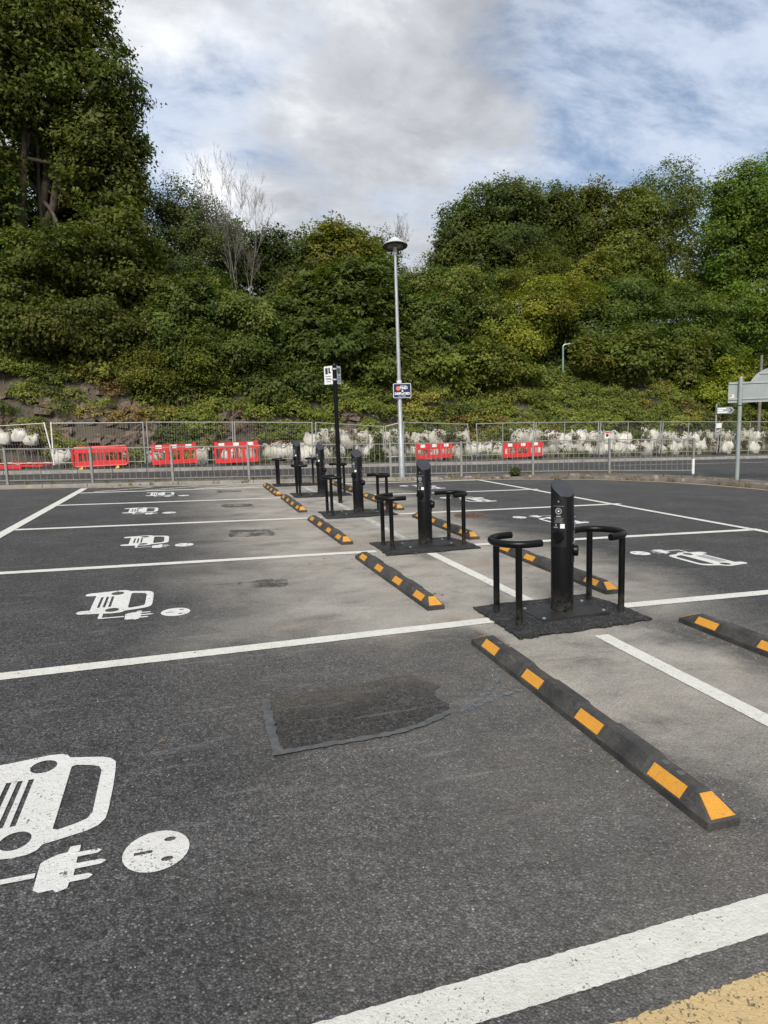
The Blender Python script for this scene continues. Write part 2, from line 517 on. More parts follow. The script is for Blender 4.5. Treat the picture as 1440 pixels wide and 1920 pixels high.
# ------------------------------------------------------------------ mesh helpers
class MB:
    """collects shapes for ONE mesh"""
    def __init__(s): s.v, s.f = [], []
    def add(s, v, f):
        o = len(s.v)
        s.v += [tuple(map(float, q)) for q in v]
        s.f += [tuple(i + o for i in q) for q in f]
        return s
    def box(s, x0, x1, y0, y1, z0, z1):
        v = [(x, y, z) for z in (z0, z1) for x, y in ((x0, y0), (x1, y0), (x1, y1), (x0, y1))]
        return s.add(v, [(3, 2, 1, 0), (4, 5, 6, 7), (0, 1, 5, 4), (1, 2, 6, 5), (2, 3, 7, 6), (3, 0, 4, 7)])
    def bar(s, a, c, w, h, up=(0, 0, 1)):
        a, c = Vector(a), Vector(c)
        d = (c - a).normalized()
        sd_ = d.cross(Vector(up))
        if sd_.length < 1e-4: sd_ = d.cross(Vector((1, 0, 0)))
        sd_.normalize()
        u_ = sd_.cross(d)
        v = [p + sd_ * (w / 2 * i) + u_ * (h / 2 * j) for p in (a, c) for i, j in ((-1, -1), (1, -1), (1, 1), (-1, 1))]
        return s.add(v, [(0, 1, 2, 3), (7, 6, 5, 4), (4, 5, 1, 0), (5, 6, 2, 1), (6, 7, 3, 2), (7, 4, 0, 3)])
    def tube(s, pts, r, n=10, cap=True):
        pts = [Vector(q) for q in pts]
        if not hasattr(r, '__len__'): r = [r] * len(pts)
        o = len(s.v)
        ref = None
        for i, q in enumerate(pts):
            d = (pts[min(i + 1, len(pts) - 1)] - pts[max(i - 1, 0)]).normalized()
            if ref is None:
                ref = d.cross(Vector((0, 0, 1)))
                if ref.length < 1e-3: ref = d.cross(Vector((1, 0, 0)))
                ref.normalize()
            else:
                ref = (ref - d * ref.dot(d)).normalized()
            w_ = d.cross(ref)
            for k in range(n):
                a = 2 * math.pi * k / n
                s.v.append(tuple(q + (ref * math.cos(a) + w_ * math.sin(a)) * r[i]))
        for i in range(len(pts) - 1):
            for k in range(n):
                k2 = (k + 1) % n
                s.f.append((o + i * n + k, o + i * n + k2, o + (i + 1) * n + k2, o + (i + 1) * n + k))
        if cap:
            s.f.append(tuple(o + k for k in range(n))[::-1])
            s.f.append(tuple(o + (len(pts) - 1) * n + k for k in range(n)))
        return s
    def lathe(s, prof, n=24, c=(0, 0)):
        o = len(s.v)
        for r_, z in prof:
            for k in range(n):
                a = 2 * math.pi * k / n
                s.v.append((c[0] + r_ * math.cos(a), c[1] + r_ * math.sin(a), z))
        for i in range(len(prof) - 1):
            for k in range(n):
                k2 = (k + 1) % n
                s.f.append((o + i * n + k, o + i * n + k2, o + (i + 1) * n + k2, o + (i + 1) * n + k))
        return s
    def prism(s, poly, z0, z1):
        n = len(poly)
        v = [(x, y, z0) for x, y in poly] + [(x, y, z1) for x, y in poly]
        f = [tuple(range(n))[::-1], tuple(range(n, 2 * n))] + [(i, (i + 1) % n, n + (i + 1) % n, n + i) for i in range(n)]
        return s.add(v, f)
    def flat(s, loops, z):
        vs = [[Vector((x, y, 0)) for x, y in L] for L in loops]
        tri = tessellate_polygon(vs)
        al = [(q.x, q.y, z) for L in vs for q in L]
        fs = []
        for t in tri:
            a, b_, c = (Vector(al[i]) for i in t)
            fs.append(tuple(t) if (b_ - a).cross(c - a).z > 0 else tuple(t)[::-1])
        return s.add(al, fs)
    def xf(s, M):
        s.v = [tuple(M @ Vector(q)) for q in s.v]
        return s
    def mesh(s, name, mat, smooth=40):
        me = bpy.data.meshes.new(name)
        me.from_pydata(s.v, [], s.f)
        me.materials.append(MATS[mat])
        if smooth:
            me.polygons.foreach_set('use_smooth', [True] * len(me.polygons))
            me.set_sharp_from_angle(angle=R(smooth))
        me.update()
        return me
    def build(s, name, mat, parent=None, smooth=40):
        return link(name, s.mesh(name, mat, smooth), parent)


def link(name, me, parent=None):
    o = bpy.data.objects.new(name, me)
    col.objects.link(o)
    if parent is not None: o.parent = parent
    return o


def tag(o, label=None, cat=None, group=None, kind=None):
    if label: o['label'] = label
    if cat: o['category'] = cat
    if group: o['group'] = group
    if kind: o['kind'] = kind
    return o


def empty(name, loc=(0, 0, 0), rz=0.0, lean=True):
    o = bpy.data.objects.new(name, None)
    o.empty_display_size = .2
    col.objects.link(o)
    put(o, loc, rz, lean)
    return o


def put(o, loc, rz=0.0, lean=True):
    M = Matrix.Translation(Vector(loc)) @ (LEAN if lean else Matrix.Identity(4)) @ Matrix.Rotation(rz, 4, 'Z')
    o.matrix_world = M


def kids(o): return [c for c in bpy.data.objects if c.parent == o]


def copy_tree(o, parent=None, _k=None):
    c = o.copy()
    col.objects.link(c)
    if parent is not None: c.parent = parent
    for ch in KIDS.get(o.name, []): copy_tree(ch, c)
    return c


KIDS = {}


def remember(root):
    ks = kids(root)
    KIDS[root.name] = ks
    for k in ks: remember(k)


# ------------------------------------------------------------------ ground
def struct(name, mb, mat, smooth=0):
    return tag(mb.build(name, mat, None, smooth), kind='structure')


g = MB()
g.add([(-300, -300, 0), (400, -300, 0), (400, 300, 0), (-300, 300, 0)], [(0, 1, 2, 3)])
struct('ground', g, 'asphalt')


def cat_rom(pts, n=8):
    P = [Vector((*q, 0)) for q in pts]
    P = [P[0] * 2 - P[1]] + P + [P[-1] * 2 - P[-2]]
    out = []
    for i in range(1, len(P) - 2):
        for k in range(n):
            t = k / n
            out.append(.5 * ((2 * P[i]) + (P[i + 1] - P[i - 1]) * t + (2 * P[i - 1] - 5 * P[i] + 4 * P[i + 1] - P[i + 2]) * t * t
                             + (3 * P[i] - P[i - 1] - 3 * P[i + 1] + P[i + 2]) * t ** 3))
    out.append(P[-2])
    return [(q.x, q.y) for q in out]


KERB = cat_rom([(-24, 12.2), (-14, 11.95), (-6.31, 11.62), (-2.1, 11.42), (0, 11.25), (1.92, 11.02), (4.61, 10.62), (7.16, 9.8),
                (8.13, 9.03), (8.84, 8.07), (9.3, 6.5), (9.5, 4.5), (9.6, 1.0), (9.6, -6)])


def offset(pts, d):
    out = []
    for i, q in enumerate(pts):
        a, c = pts[max(i - 1, 0)], pts[min(i + 1, len(pts) - 1)]
        t = Vector((c[0] - a[0], c[1] - a[1])).normalized()
        out.append((q[0] - t.y * d, q[1] + t.x * d))
    return out


def vz(x): return .05 + .06 * min(max((x - 4.0) / 5.0, 0), 1)          # height of the verge


def ribbon(mb, A, B, za, zb):
    n = len(A)
    v = [(q[0], q[1], za(q[0])) for q in A] + [(q[0], q[1], zb(q[0])) for q in B]
    return mb.add(v, [(i, i + 1, n + i + 1, n + i) for i in range(n - 1)])


verge_back = offset(KERB, .95)
mb = MB()
inner = offset(KERB, .05)
ribbon(mb, inner, verge_back, lambda x: vz(x) - .015, lambda x: vz(x) - .01)
ribbon(mb, verge_back, offset(KERB, 1.0), lambda x: vz(x) - .01, lambda x: -.02)
ribbon(mb, offset(KERB, .012), inner, lambda x: -.01, lambda x: vz(x) - .015)
struct('verge', mb, 'verge_soil')

# main road beyond the verge
mb = MB().add([(-60, 12.2, .004), (70, 12.2, .004), (70, 15.75, .004), (-60, 15.75, .004)], [(0, 1, 2, 3)])
struct('road', mb, 'road_asphalt')
mb = MB().add([(9.9, -30, .003), (70, -30, .003), (70, 12.2, .003), (10.6, 12.2, .003), (10.6, 8, .003)], [(0, 1, 2, 3, 4)])
struct('side_road', mb, 'road_asphalt')
# far pavement
mb = MB().box(-60, 70, 15.86, 19.6, -.02, .09)
struct('pavement', mb, 'pavement')
fk = MB().box(-60, -9, 15.74, 15.855, -.02, .10)
far_kerb = struct('far_kerb', fk, 'kerb_concrete')
kst = MB().box(-.45, .45, -.055, .055, -.02, .10).mesh('kerbstone', 'kerb_concrete', 0)
for i in range(44):
    o = link('kerbstone', kst, far_kerb)
    o.location = (-8.54 + i * .915, 15.797, random.uniform(-.006, .004))
    o.rotation_euler.z = random.uniform(-.01, .01)

# kerb of the car park: separate stones, rough rubble-faced towards the right
kerb_root = tag(bpy.data.objects.new('kerb', None), kind='structure')
col.objects.link(kerb_root)


def arclen(pts):
    L = [0]
    for a, c in zip(pts, pts[1:]): L.append(L[-1] + math.dist(a, c))
    return L


AL = arclen(KERB)


def on_kerb(s):
    i = max(0, min(len(AL) - 2, int(np.searchsorted(AL, s)) - 1))
    t = (s - AL[i]) / (AL[i + 1] - AL[i])
    a, c = KERB[i], KERB[i + 1]
    return (a[0] + (c[0] - a[0]) * t, a[1] + (c[1] - a[1]) * t), math.atan2(c[1] - a[1], c[0] - a[0])


s = 14.0
while s < AL[-1] - 8:
    (x, y), ang = on_kerb(s)
    if x < 3.2:
        L, h, mt = .9, vz(x) + .015, 'kerb_concrete'
    else:
        L, h, mt = random.uniform(.10, .36), vz(x) + random.uniform(-.055, .045), 'kerb_stone'
    (xm, ym), ang = on_kerb(s + L / 2)
    m_ = MB()
    if mt == 'kerb_concrete':
        m_.box(-L / 2 + .004, L / 2 - .004, 0, .12, -.03, h)
    else:
        n = 7
        for k, zz in enumerate((-.03, h * .55, h)):
            rr = (1, 1.04, .8)[k]
            for j in range(n):
                a = 2 * math.pi * j / n
                m_.v.append((L / 2 * rr * math.cos(a) * random.uniform(.85, 1.02), .09 + .09 * rr * math.sin(a) * random.uniform(.85, 1.05), zz))
        for k in range(2):
            for j in range(n): m_.f.append((k * n + j, k * n + (j + 1) % n, (k + 1) * n + (j + 1) % n, (k + 1) * n + j))
        m_.f.append(tuple(range(2 * n, 3 * n)))
    o = m_.build('kerbstone', mt, kerb_root, 0)
    dn = random.uniform(-.03, .07) if mt == 'kerb_stone' else 0
    o.location = (xm - math.sin(ang) * dn, ym + math.cos(ang) * dn, 0)
    o.rotation_euler.z = ang
    s += L + (.006 if x < 3.2 else random.uniform(-.02, .16))

# ------------------------------------------------------------------ painted markings
PAINT_Z = .004


def stripe(name, a, c, w, mat='white_paint', z=PAINT_Z, jag=.0018, seed=None):
    a, c = Vector((*a, 0)), Vector((*c, 0))
    d = (c - a)
    L = d.length
    d.normalize()
    nrm = Vector((-d.y, d.x, 0))
    n = max(2, int(L / (.011 if min(a.y, c.y) < 1.0 else .03)))
    rr = random.Random(seed if seed is not None else (a.x * 13 + a.y * 7))
    v, f = [], []
    j1 = j2 = 0
    for i in range(n + 1):
        q = a + d * (L * i / n)
        j1 = .3 * j1 + rr.uniform(-jag, jag)
        j2 = .3 * j2 + rr.uniform(-jag, jag)
        for t in (w / 2 + j1, -w / 2 + j2): v.append((q.x + nrm.x * t, q.y + nrm.y * t, z))
    for i in range(n): f.append((2 * i + 1, 2 * i + 3, 2 * i + 2, 2 * i))
    return tag(MB().add(v, f).build(name, mat, None, 0), kind='structure')


LW = .115
stripe('bay_line', (-5.4, -2.70), (-.2, -2.70), .118, jag=.0018)
# bay lines of the left row: (outer end, inner end)
for a, c in (((-5.0, -.08), (-.50, .06)), ((-4.95, 2.80), (-.58, 2.70)), ((-4.80, 5.53), (-.62, 5.38)), ((-4.72, 8.15), (-.62, 8.08)), ((-4.62, 10.15), (-.6, 10.25))):
    stripe('bay_line', a, c, LW)
for a, c in (((.62, .08), (4.72, -.02)), ((.58, 2.72), (4.72, 2.55)), ((.62, 5.38), (4.72, 5.40)), ((.62, 8.05), (4.66, 8.0)), ((.55, 10.45), (4.45, 10.42))):
    stripe('bay_line', a, c, LW)
stripe('bay_end_line', (-4.98, .5), (-4.58, 11.1), LW + .02, z=.0085)
stripe('bay_end_line', (4.42, 10.36), (4.72, -2.0), LW, z=.0085)
stripe('bay_end_line', (-4.60, 11.1), (.3, 10.98), LW, 'worn_white_paint', z=.0125)
for k, (x0, x1) in enumerate(((-4.3, -3.2), (-3.3, -2.2), (-2.3, -1.2), (-1.3, -.3))):
    stripe('hatch_line', (x0, 10.32), (x1, 10.92), LW, 'worn_white_paint')
# spine line between the chargers
for a, c in (((-.02, -4.5), (.03, -.46)), ((.0, .44), (-.04, 2.42)), ((-.03, 3.3), (0, 5.1)), ((0, 6.0), (0, 7.9)), ((.0, 8.8), (0, 10.1))):
    stripe('spine_line', a, c, .11, 'white_paint' if a[1] < 3 else 'worn_white_paint')
stripe('yellow_line', (-3.4, -2.945), (.6, -2.925), .16, 'yellow_paint', jag=.004)
yl = offset(KERB, -.16)
n = len(yl)
yi, yo = offset(KERB, -.10), offset(KERB, -.20)
tag(ribbon(MB(), yo, yi, lambda x: .0045, lambda x: .0045).build('yellow_line', 'pale_yellow_paint', None, 0), kind='structure')
# faint road lines beyond
for i, (a, c, w) in enumerate((((11, 13.9), (40, 13.3), .1), ((-30, 12.55), (6, 12.45), .07))):
    stripe('road_line', a, c, w, 'worn_white_paint', z=.009)


# ---- electric-car symbol, u to the driver's right, v forward
def ell(cx, cy, rx, ry, n=20, a0=0): return [(cx + rx * math.cos(2 * math.pi * k / n + a0), cy + ry * math.sin(2 * math.pi * k / n + a0)) for k in range(n)]


def rect(x0, x1, y0, y1): return [(x0, y0), (x1, y0), (x1, y1), (x0, y1)]


half = [(.0, .085), (.215, .085), (.222, .02), (.235, .004), (.262, -.004), (.295, .006), (.312, .03), (.322, .12), (.335, .19), (.345, .255), (.340, .30),
        (.325, .325), (.298, .338), (.282, .40), (.262, .47), (.240, .505), (.205, .525), (.15, .53), (.0, .532)]
car_out = half + [(-x, y) for x, y in half[::-1]]
win = [(-.215, .355), (.215, .355), (.226, .372), (.205, .43), (.185, .463), (.150, .476), (-.150, .476), (-.185, .463), (-.205, .43), (-.226, .372)]
car_holes = [win, ell(.250, .245, .052, .050), ell(-.250, .245, .052, .050)] + [rect(-.158, .158, v, v + .019) for v in (.128, .168, .208)]
cable = [(.30, .165), (.455, .165), (.468, .172), (.472, .19), (.472, .345), (.448, .345), (.448, .192), (.33, .192)]
plug = [(.405, .35), (.39, .362), (.372, .395), (.368, .425), (.34, .43), (.34, .462), (.372, .462), (.378, .455), (.378, .52), (.388, .532), (.400, .52), (.402, .46),
        (.435, .46), (.437, .535), (.448, .552), (.461, .535), (.463, .46), (.495, .46), (.497, .505), (.509, .518), (.522, .505), (.524, .452), (.55, .45), (.56, .42),
        (.545, .41), (.546, .37), (.53, .352)]
sock = ell(.448, .705, .106, .106, 28)
sock_holes = [rect(.441, .455, .635, .692), ell(.398, .748, .012, .020, 8), ell(.500, .740, .012, .020, 8)]


def symbol_mesh():
    m_ = MB()
    m_.flat([car_out] + car_holes, 0.0)
    m_.flat([cable], .0012)
    m_.flat([plug], .0006)
    m_.flat([sock] + sock_holes, 0.0)
    return m_


rs = random.Random(3)
sm = symbol_mesh()
sm_me = sm.mesh('painted_symbol', 'symbol_paint', 0)
SYMS = [  # circle centre in the bay, row
    (-2.745, -1.87, 'L'), (-2.69, .965, 'L'), (-2.60, 3.74, 'L'), (-2.80, 6.62, 'L'), (-2.56, 9.06, 'L'),
    (2.13, 1.72, 'R'), (2.22, 4.49, 'R'), (2.15, 7.15, 'R'), (2.17, 9.55, 'R')]
for x, y, row in SYMS:
    o = link('painted_symbol', sm_me)
    M = Matrix(((0, 1, 0, 0), (-1, 0, 0, 0), (0, 0, 1, 0), (0, 0, 0, 1))) if row == 'L' else Matrix(((0, -1, 0, 0), (1, 0, 0, 0), (0, 0, 1, 0), (0, 0, 0, 1)))
    off = M @ Vector((.448, .705, 0))
    o.matrix_world = Matrix.Translation((x - off.x, y - off.y, PAINT_Z)) @ M
    tag(o, kind='structure')


# ---- tar patches, sealed joints, spray marks
def blob(pts, jit, z, name, mat, z0=None, seed=1):
    rr = random.Random(seed)
    P = []
    jx = jy = 0
    for i, a in enumerate(pts):
        c = pts[(i + 1) % len(pts)]
        n_ = max(1, int(math.dist(a, c) / .025))
        for k in range(n_):
            jx, jy = .72 * jx + rr.uniform(-jit, jit) * .7, .72 * jy + rr.uniform(-jit, jit) * .7
            P.append((a[0] + (c[0] - a[0]) * k / n_ + jx, a[1] + (c[1] - a[1]) * k / n_ + jy))
    m_ = MB().flat([P], z)
    if z0 is not None:
        n_ = len(P)
        m_.add([(x, y, z) for x, y in P] + [(x + rr.uniform(-.012, .012), y + rr.uniform(-.012, .012), z0) for x, y in P], [(i, n_ + i, n_ + (i + 1) % n_, (i + 1) % n_) for i in range(n_)])
    return m_.build(name, mat, None, 0)


PATCH = [(-2.24, -.79), (-2.26, -1.36), (-1.95, -1.35), (-1.66, -1.33), (-1.42, -1.23), (-1.36, -1.12), (-1.41, -1.0), (-1.33, -.9), (-1.40, -.80), (-1.38, -.72), (-1.53, -.71), (-1.8, -.74)]
tag(blob(PATCH, .012, .004, 'tarmac_patch', 'patch_tarmac', seed=2), kind='structure')


def band(pts, w, name, mat, z, seed=0):
    rr = random.Random(seed)
    pts = cat_rom(pts, 10)
    A = offset(pts, w / 2)
    B = offset(pts, -w / 2)
    A = [(x + rr.uniform(-.007, .007), y + rr.uniform(-.007, .007)) for x, y in A]
    B = [(x + rr.uniform(-.006, .006), y + rr.uniform(-.006, .006)) for x, y in B]
    return tag(ribbon(MB(), B, A, lambda x: z, lambda x: z).build(name, mat, None, 0), kind='structure')


band([(-2.25, -.80), (-2.262, -1.10), (-2.265, -1.375)], .044, 'sealed_joint', 'grey_tar_band', .008, 1)
band([(-2.29, -1.36), (-1.95, -1.35), (-1.66, -1.33), (-1.40, -1.22)], .034, 'sealed_joint', 'grey_tar_band', .0085, 2)
band([(-1.32, -1.22), (-1.1, -1.05), (-.98, -.92)], .03, 'spray_mark', 'chalk_blue', .0125, 5)
band([(-1.35, -1.25), (-1.15, -1.16), (-.95, -1.10)], .025, 'spray_mark', 'chalk_blue', .0122, 6)
for k, P in enumerate(([(-2.14, 1.50), (-1.74, 1.47), (-1.70, 1.76), (-2.14, 1.77)], [(-2.05, 4.10), (-1.50, 4.08), (-1.48, 4.56), (-2.03, 4.62)],
                       [(-1.95, 6.98), (-1.42, 6.95), (-1.45, 7.4), (-1.95, 7.45)], [(-1.9, 9.4), (-1.4, 9.38), (-1.42, 9.75), (-1.9, 9.8)])):
    tag(blob(P, .03, .004, 'oil_stain', 'oil_stain', seed=20 + k), kind='structure')

# manhole cover in the right row
mh = empty('manhole_cover', (1.60, 4.86, 0), .2, False)
tag(mh, 'rusty round iron manhole cover set in the tarmac of a bay', 'manhole cover')
m_ = MB().lathe([(.0, .006), (.22, .006), (.225, .012), (.26, .012), (.265, .001)], 28)
m_.build('rim', 'rusty_iron', mh, 30)
st = MB().box(-.02, .02, -.02, .02, .004, .012).mesh('stud', 'rusty_iron', 0)
for i in range(-4, 5):
    for j in range(-4, 5):
        if (i * i + j * j) ** .5 < 4.3 and (i + j) % 2 == 0:
            o = link('stud', st, mh)
            o.location = (i * .047, j * .047, .004)
# ------------------------------------------------------------------ charging posts
def curved_patch(mb, r, az, wdt, z0, z1, n=6):
    """a plate standing proud of a cylinder of radius r, centred on azimuth az"""
    a = wdt / (2 * r)
    o = len(mb.v)
    for k in range(n + 1):
        t = az - a + 2 * a * k / n
        for rr in (r - .012, r):
            for z in (z0, z1): mb.v.append((rr * math.cos(t), rr * math.sin(t), z))
    for k in range(n):
        p, q = o + 4 * k, o + 4 * k + 4
        mb.f += [(p + 2, q + 2, q + 3, p + 3), (p + 3, q + 3, q + 1, p + 1), (p, q, q + 2, p + 2)]
    e = o + 4 * n
    mb.f += [(o, o + 2, o + 3, o + 1), (e + 1, e + 3, e + 2, e)]
    return mb


def outward_disc(r, az, z, rad, depth, n=18, r2=None):
    m_ = MB()
    m_.lathe([(rad * 1.0, 0), (rad, depth * .8), (rad * .92, depth), (0.0001, depth)], n)
    M = Matrix.Translation((r * math.cos(az), r * math.sin(az), z)) @ Matrix.Rotation(az, 4, 'Z') @ Matrix.Rotation(math.pi / 2, 4, 'Y')
    return m_.xf(M)


def make_charger():
    root = empty('charging_post', lean=False)
    r, n = .082, 40
    zt = lambda y: .925 + .062 * (y / r)
    col_ = MB()
    ring = [(r * math.cos(2 * math.pi * k / n), r * math.sin(2 * math.pi * k / n)) for k in range(n)]
    o = 0
    for x, y in ring: col_.v.append((x, y, .006))
    for x, y in ring: col_.v.append((x, y, zt(y) - .004))
    for x, y in ring: col_.v.append((x * .965, y * .965, zt(y * .965) + .0005))
    for lv in range(2):
        for k in range(n): col_.f.append((lv * n + k, lv * n + (k + 1) % n, (lv + 1) * n + (k + 1) % n, (lv + 1) * n + k))
    body = col_.build('column', 'black_coat', root)
    cap = MB()
    cap.add([(x * .965, y * .965, zt(y * .965) + .001) for x, y in ring], [tuple(range(n))])
    cap.build('cap', 'black_cap', body, 0)
    MB().lathe([(r + .018, .004), (r + .018, .012), (r + .001, .016)], 32).build('foot_collar', 'black_plate', root)
    for k, (az, za) in enumerate(((R(-141), 0), (R(-38), -.12))):
        pn = curved_patch(MB(), r + .004, az, .112, .50 + za, .855 + za).build('socket_panel', 'black_plastic', root, 0)
        outward_disc(r + .002, az, .585 + za, .041, .030).build('socket_lid', 'black_coat', pn)
        outward_disc(r + .002, az, .835 + za, .006, .006, 8).build('screw', 'label_grey', pn)
        m_ = MB()
        m_.lathe([(.024, 0), (.024, .0012), (.016, .0012), (.016, 0)], 18)
        m_.xf(Matrix.Translation(((r + .0042) * math.cos(az), (r + .0042) * math.sin(az), .765 + za)) @ Matrix.Rotation(az, 4, 'Z') @ Matrix.Rotation(math.pi / 2, 4, 'Y'))
        m_.build('emblem_ring', 'label_grey', pn)
        m_ = MB()
        m_.lathe([(.007, 0), (.0065, .0014), (.0001, .0014)], 10)
        m_.xf(Matrix.Translation(((r + .0042) * math.cos(az), (r + .0042) * math.sin(az), .765 + za)) @ Matrix.Rotation(az, 4, 'Z') @ Matrix.Rotation(math.pi / 2, 4, 'Y'))
        m_.build('emblem', 'label_white', pn)
        pr = MB()
        for z0, z1, w, dx in ((.800, .8022, .085, 0), (.722, .732, .034, 0), (.7125, .7145, .07, 0), (.703, .705, .05, .004), (.696, .698, .06, 0), (.689, .691, .052, -.003), (.681, .683, .07, 0), (.642, .650, .034, -.022), (.657, .671, .012, -.018)):
            curved_patch(pr, r + .0052, az + dx / r, w, z0 + za, z1 + za, 3)
        tag(pr.build('printed_lines', 'label_grey', pn, 0), kind='stuff')
        curved_patch(MB(), r + .0054, az + .026 / r, .032, .640 + za, .672 + za, 3).build('blank_sticker', 'label_white', pn, 0)
    MB().box(-.26, .29, -.17, .17, .0, .0)
    pl = MB()
    pl.prism([(-.27, -.17), (.30, -.17), (.30, .17), (-.27, .17)], -.01, .010)
    pl.build('base_plate', 'black_plate', root, 0)
    bt = MB().lathe([(.012, .009), (.012, .018), (.0001, .018)], 6).mesh('bolt', 'label_grey', 0)
    for x, y in ((-.235, -.135), (.265, -.135), (.265, .135), (-.235, .135)):
        o = link('bolt', bt, root)
        o.location = (x, y, 0)
    return root


def hoop_pts(open_dir, n=22, ext=.07, rad=.19, z=.572):
    pts = [(.05, rad, z)]
    for k in range(n + 1):
        a = math.pi / 2 + math.pi * k / n
        pts.append((rad * math.cos(a), rad * math.sin(a), z))
    pts.append((.075, -rad, z))
    return pts


def make_hoop():
    root = empty('hoop_barrier', lean=False)
    MB().tube(hoop_pts(0), .0255, 14).build('top_hoop', 'black_coat', root)
    for a in (R(117), R(242)):
        x, y = .19 * math.cos(a), .19 * math.sin(a)
        MB().tube([(x, y, -.02), (x, y, .572)], .0235, 14).build('leg', 'black_coat', root)
    return root


ORD = ['fifth', 'fourth', 'third', 'second', 'first']
POSTS = [(.06, .05), (.06, 2.84), (.03, 5.62), (.05, 8.42), (-.03, 10.55)]
proto, hproto = make_charger(), make_hoop()
remember(proto)
remember(hproto)
for i, (x, y) in enumerate(POSTS):
    c = proto if i == 0 else copy_tree(proto)
    put(c, (x, y, .020))
    tag(c, 'black slant-topped electric charging post, %s along the row from the guard railing' % ORD[i], 'charging post', 'row of charging posts')
    for sgn, sd_ in ((-1, 'tar-patched'), (1, 'manhole')):
        h = hproto if (i == 0 and sgn < 0) else copy_tree(hproto)
        if sgn < 0: put(h, (x - .38, y - .025, .016), R(0))
        else: put(h, (x + .325, y + .04, .016), R(180 + 8))
        tag(h, 'black hoop guard on the %s side of the %s charger from the railing' % (sd_, ORD[i]), 'hoop barrier', 'hoop guards beside the charging posts')
    # rough fresh tarmac round each foot
    q = [(-.60, -.42), (-.3, -.41), (.1, -.385), (.53, -.34), (.545, -.1), (.51, .2), (.46, .39), (.1, .35), (-.3, .34), (-.57, .32), (-.58, -.05)]
    if i == 4: q = [(a, b_ * .8) for a, b_ in q]
    tag(blob([(a + x, b_ + y) for a, b_ in q], .010, .016, 'charger_tarmac', 'fresh_tarmac', 0.0, seed=50 + i), kind='structure')


# ------------------------------------------------------------------ wheel stops
def make_stop(L=2.0):
    root = empty('wheel_stop', lean=False)
    w, lip, h, tw, e = .071, .031, .089, .024, .115
    m_ = MB()
    rings = []
    nseg = 40
    rr = random.Random(5)
    pads = [f_ * L for f_ in (.118, .372, .628, .882)]

    def bulge(y):                       # the rubber stands proud between the reflectors
        d_ = min(abs(y - q_) for q_ in pads)
        return min(1, max(0, (d_ - .10) / .022)) if e < y < L - e else 0
    ys = sorted(set([0, .004, L - .004, L, e, L - e] + [round(q_ + s2 * o2, 4) for q_ in pads for s2 in (-1, 1) for o2 in (.10, .122) if e < q_ + s2 * o2 < L - e]))
    for y in ys:
        t = min(1, max(0, min(y, L - y) / e))
        hh = lip + (h - lip) * t
        bu = bulge(y)
        tww = w - (w - tw) * t + .008 * bu
        hh += .004 * bu
        wb = w - (.004 if y in (0, L) else 0)
        sag = .0
        rings.append([(-wb, y, 0), (-wb, y, lip), (-tww, y, hh - sag), (tww, y, hh - sag), (wb, y, lip), (wb, y, 0)])
    for rg in rings: m_.v += rg
    for i in range(len(rings) - 1):
        for k in range(5): m_.f.append((i * 6 + k, i * 6 + k + 1, (i + 1) * 6 + k + 1, (i + 1) * 6 + k))
    m_.f.append(tuple(range(6))[::-1])
    m_.f.append(tuple((len(rings) - 1) * 6 + k for k in range(6)))
    m_.f = [f[::-1] for f in m_.f]
    m_.build('body', 'rubber', root, 0)

    def slope_pt(sx, y, t, lift=.003):
        return Vector((sx * (w - (w - tw) * t), y, lip + (h - lip) * t)) + Vector((sx * (h - lip), 0, (w - tw))).normalized() * lift

    for sx in (-1, 1):
        for fr in (.118, .372, .628, .882):
            yc, hl = fr * L, .088
            v, f = [], []
            for lift in (-.004, .0035):
                for y, t in ((yc - hl, .10), (yc + hl, .10), (yc + hl, .84), (yc - hl, .84)): v.append(slope_pt(sx, y, t, lift))
            f = [(4, 5, 6, 7), (0, 1, 5, 4), (1, 2, 6, 5), (2, 3, 7, 6), (3, 0, 4, 7)]
            if sx > 0: pass
            MB().add(v, f).build('reflector', 'yellow_reflector', root, 0)
    for end in (0, 1):
        def pe(x, t, lift):
            y = e * t
            z = lip + (h - lip) * t
            q = Vector((x, y, z)) + Vector((0, -(h - lip), e)).normalized() * lift
            return (q.x, q.y if end == 0 else L - q.y, q.z)
        v = []
        for lift in (-.004, .0035):
            for x, t in ((-.053, .08), (.053, .08), (.027, .84), (-.027, .84)): v.append(pe(x, t, lift))
        MB().add(v, [(4, 5, 6, 7), (0, 1, 5, 4), (1, 2, 6, 5), (2, 3, 7, 6), (3, 0, 4, 7)]).build('reflector', 'yellow_reflector', root, 0)
    bt = MB().lathe([(.017, h - .002), (.017, h + .002), (.012, h + .003), (.0001, h + .003)], 14).mesh('bolt', 'grey_tar_band', 30)
    for y in (.22, .30, L / 2, L - .26):
        o = link('bolt', bt, root)
        o.location = (0, y, 0)
    return root


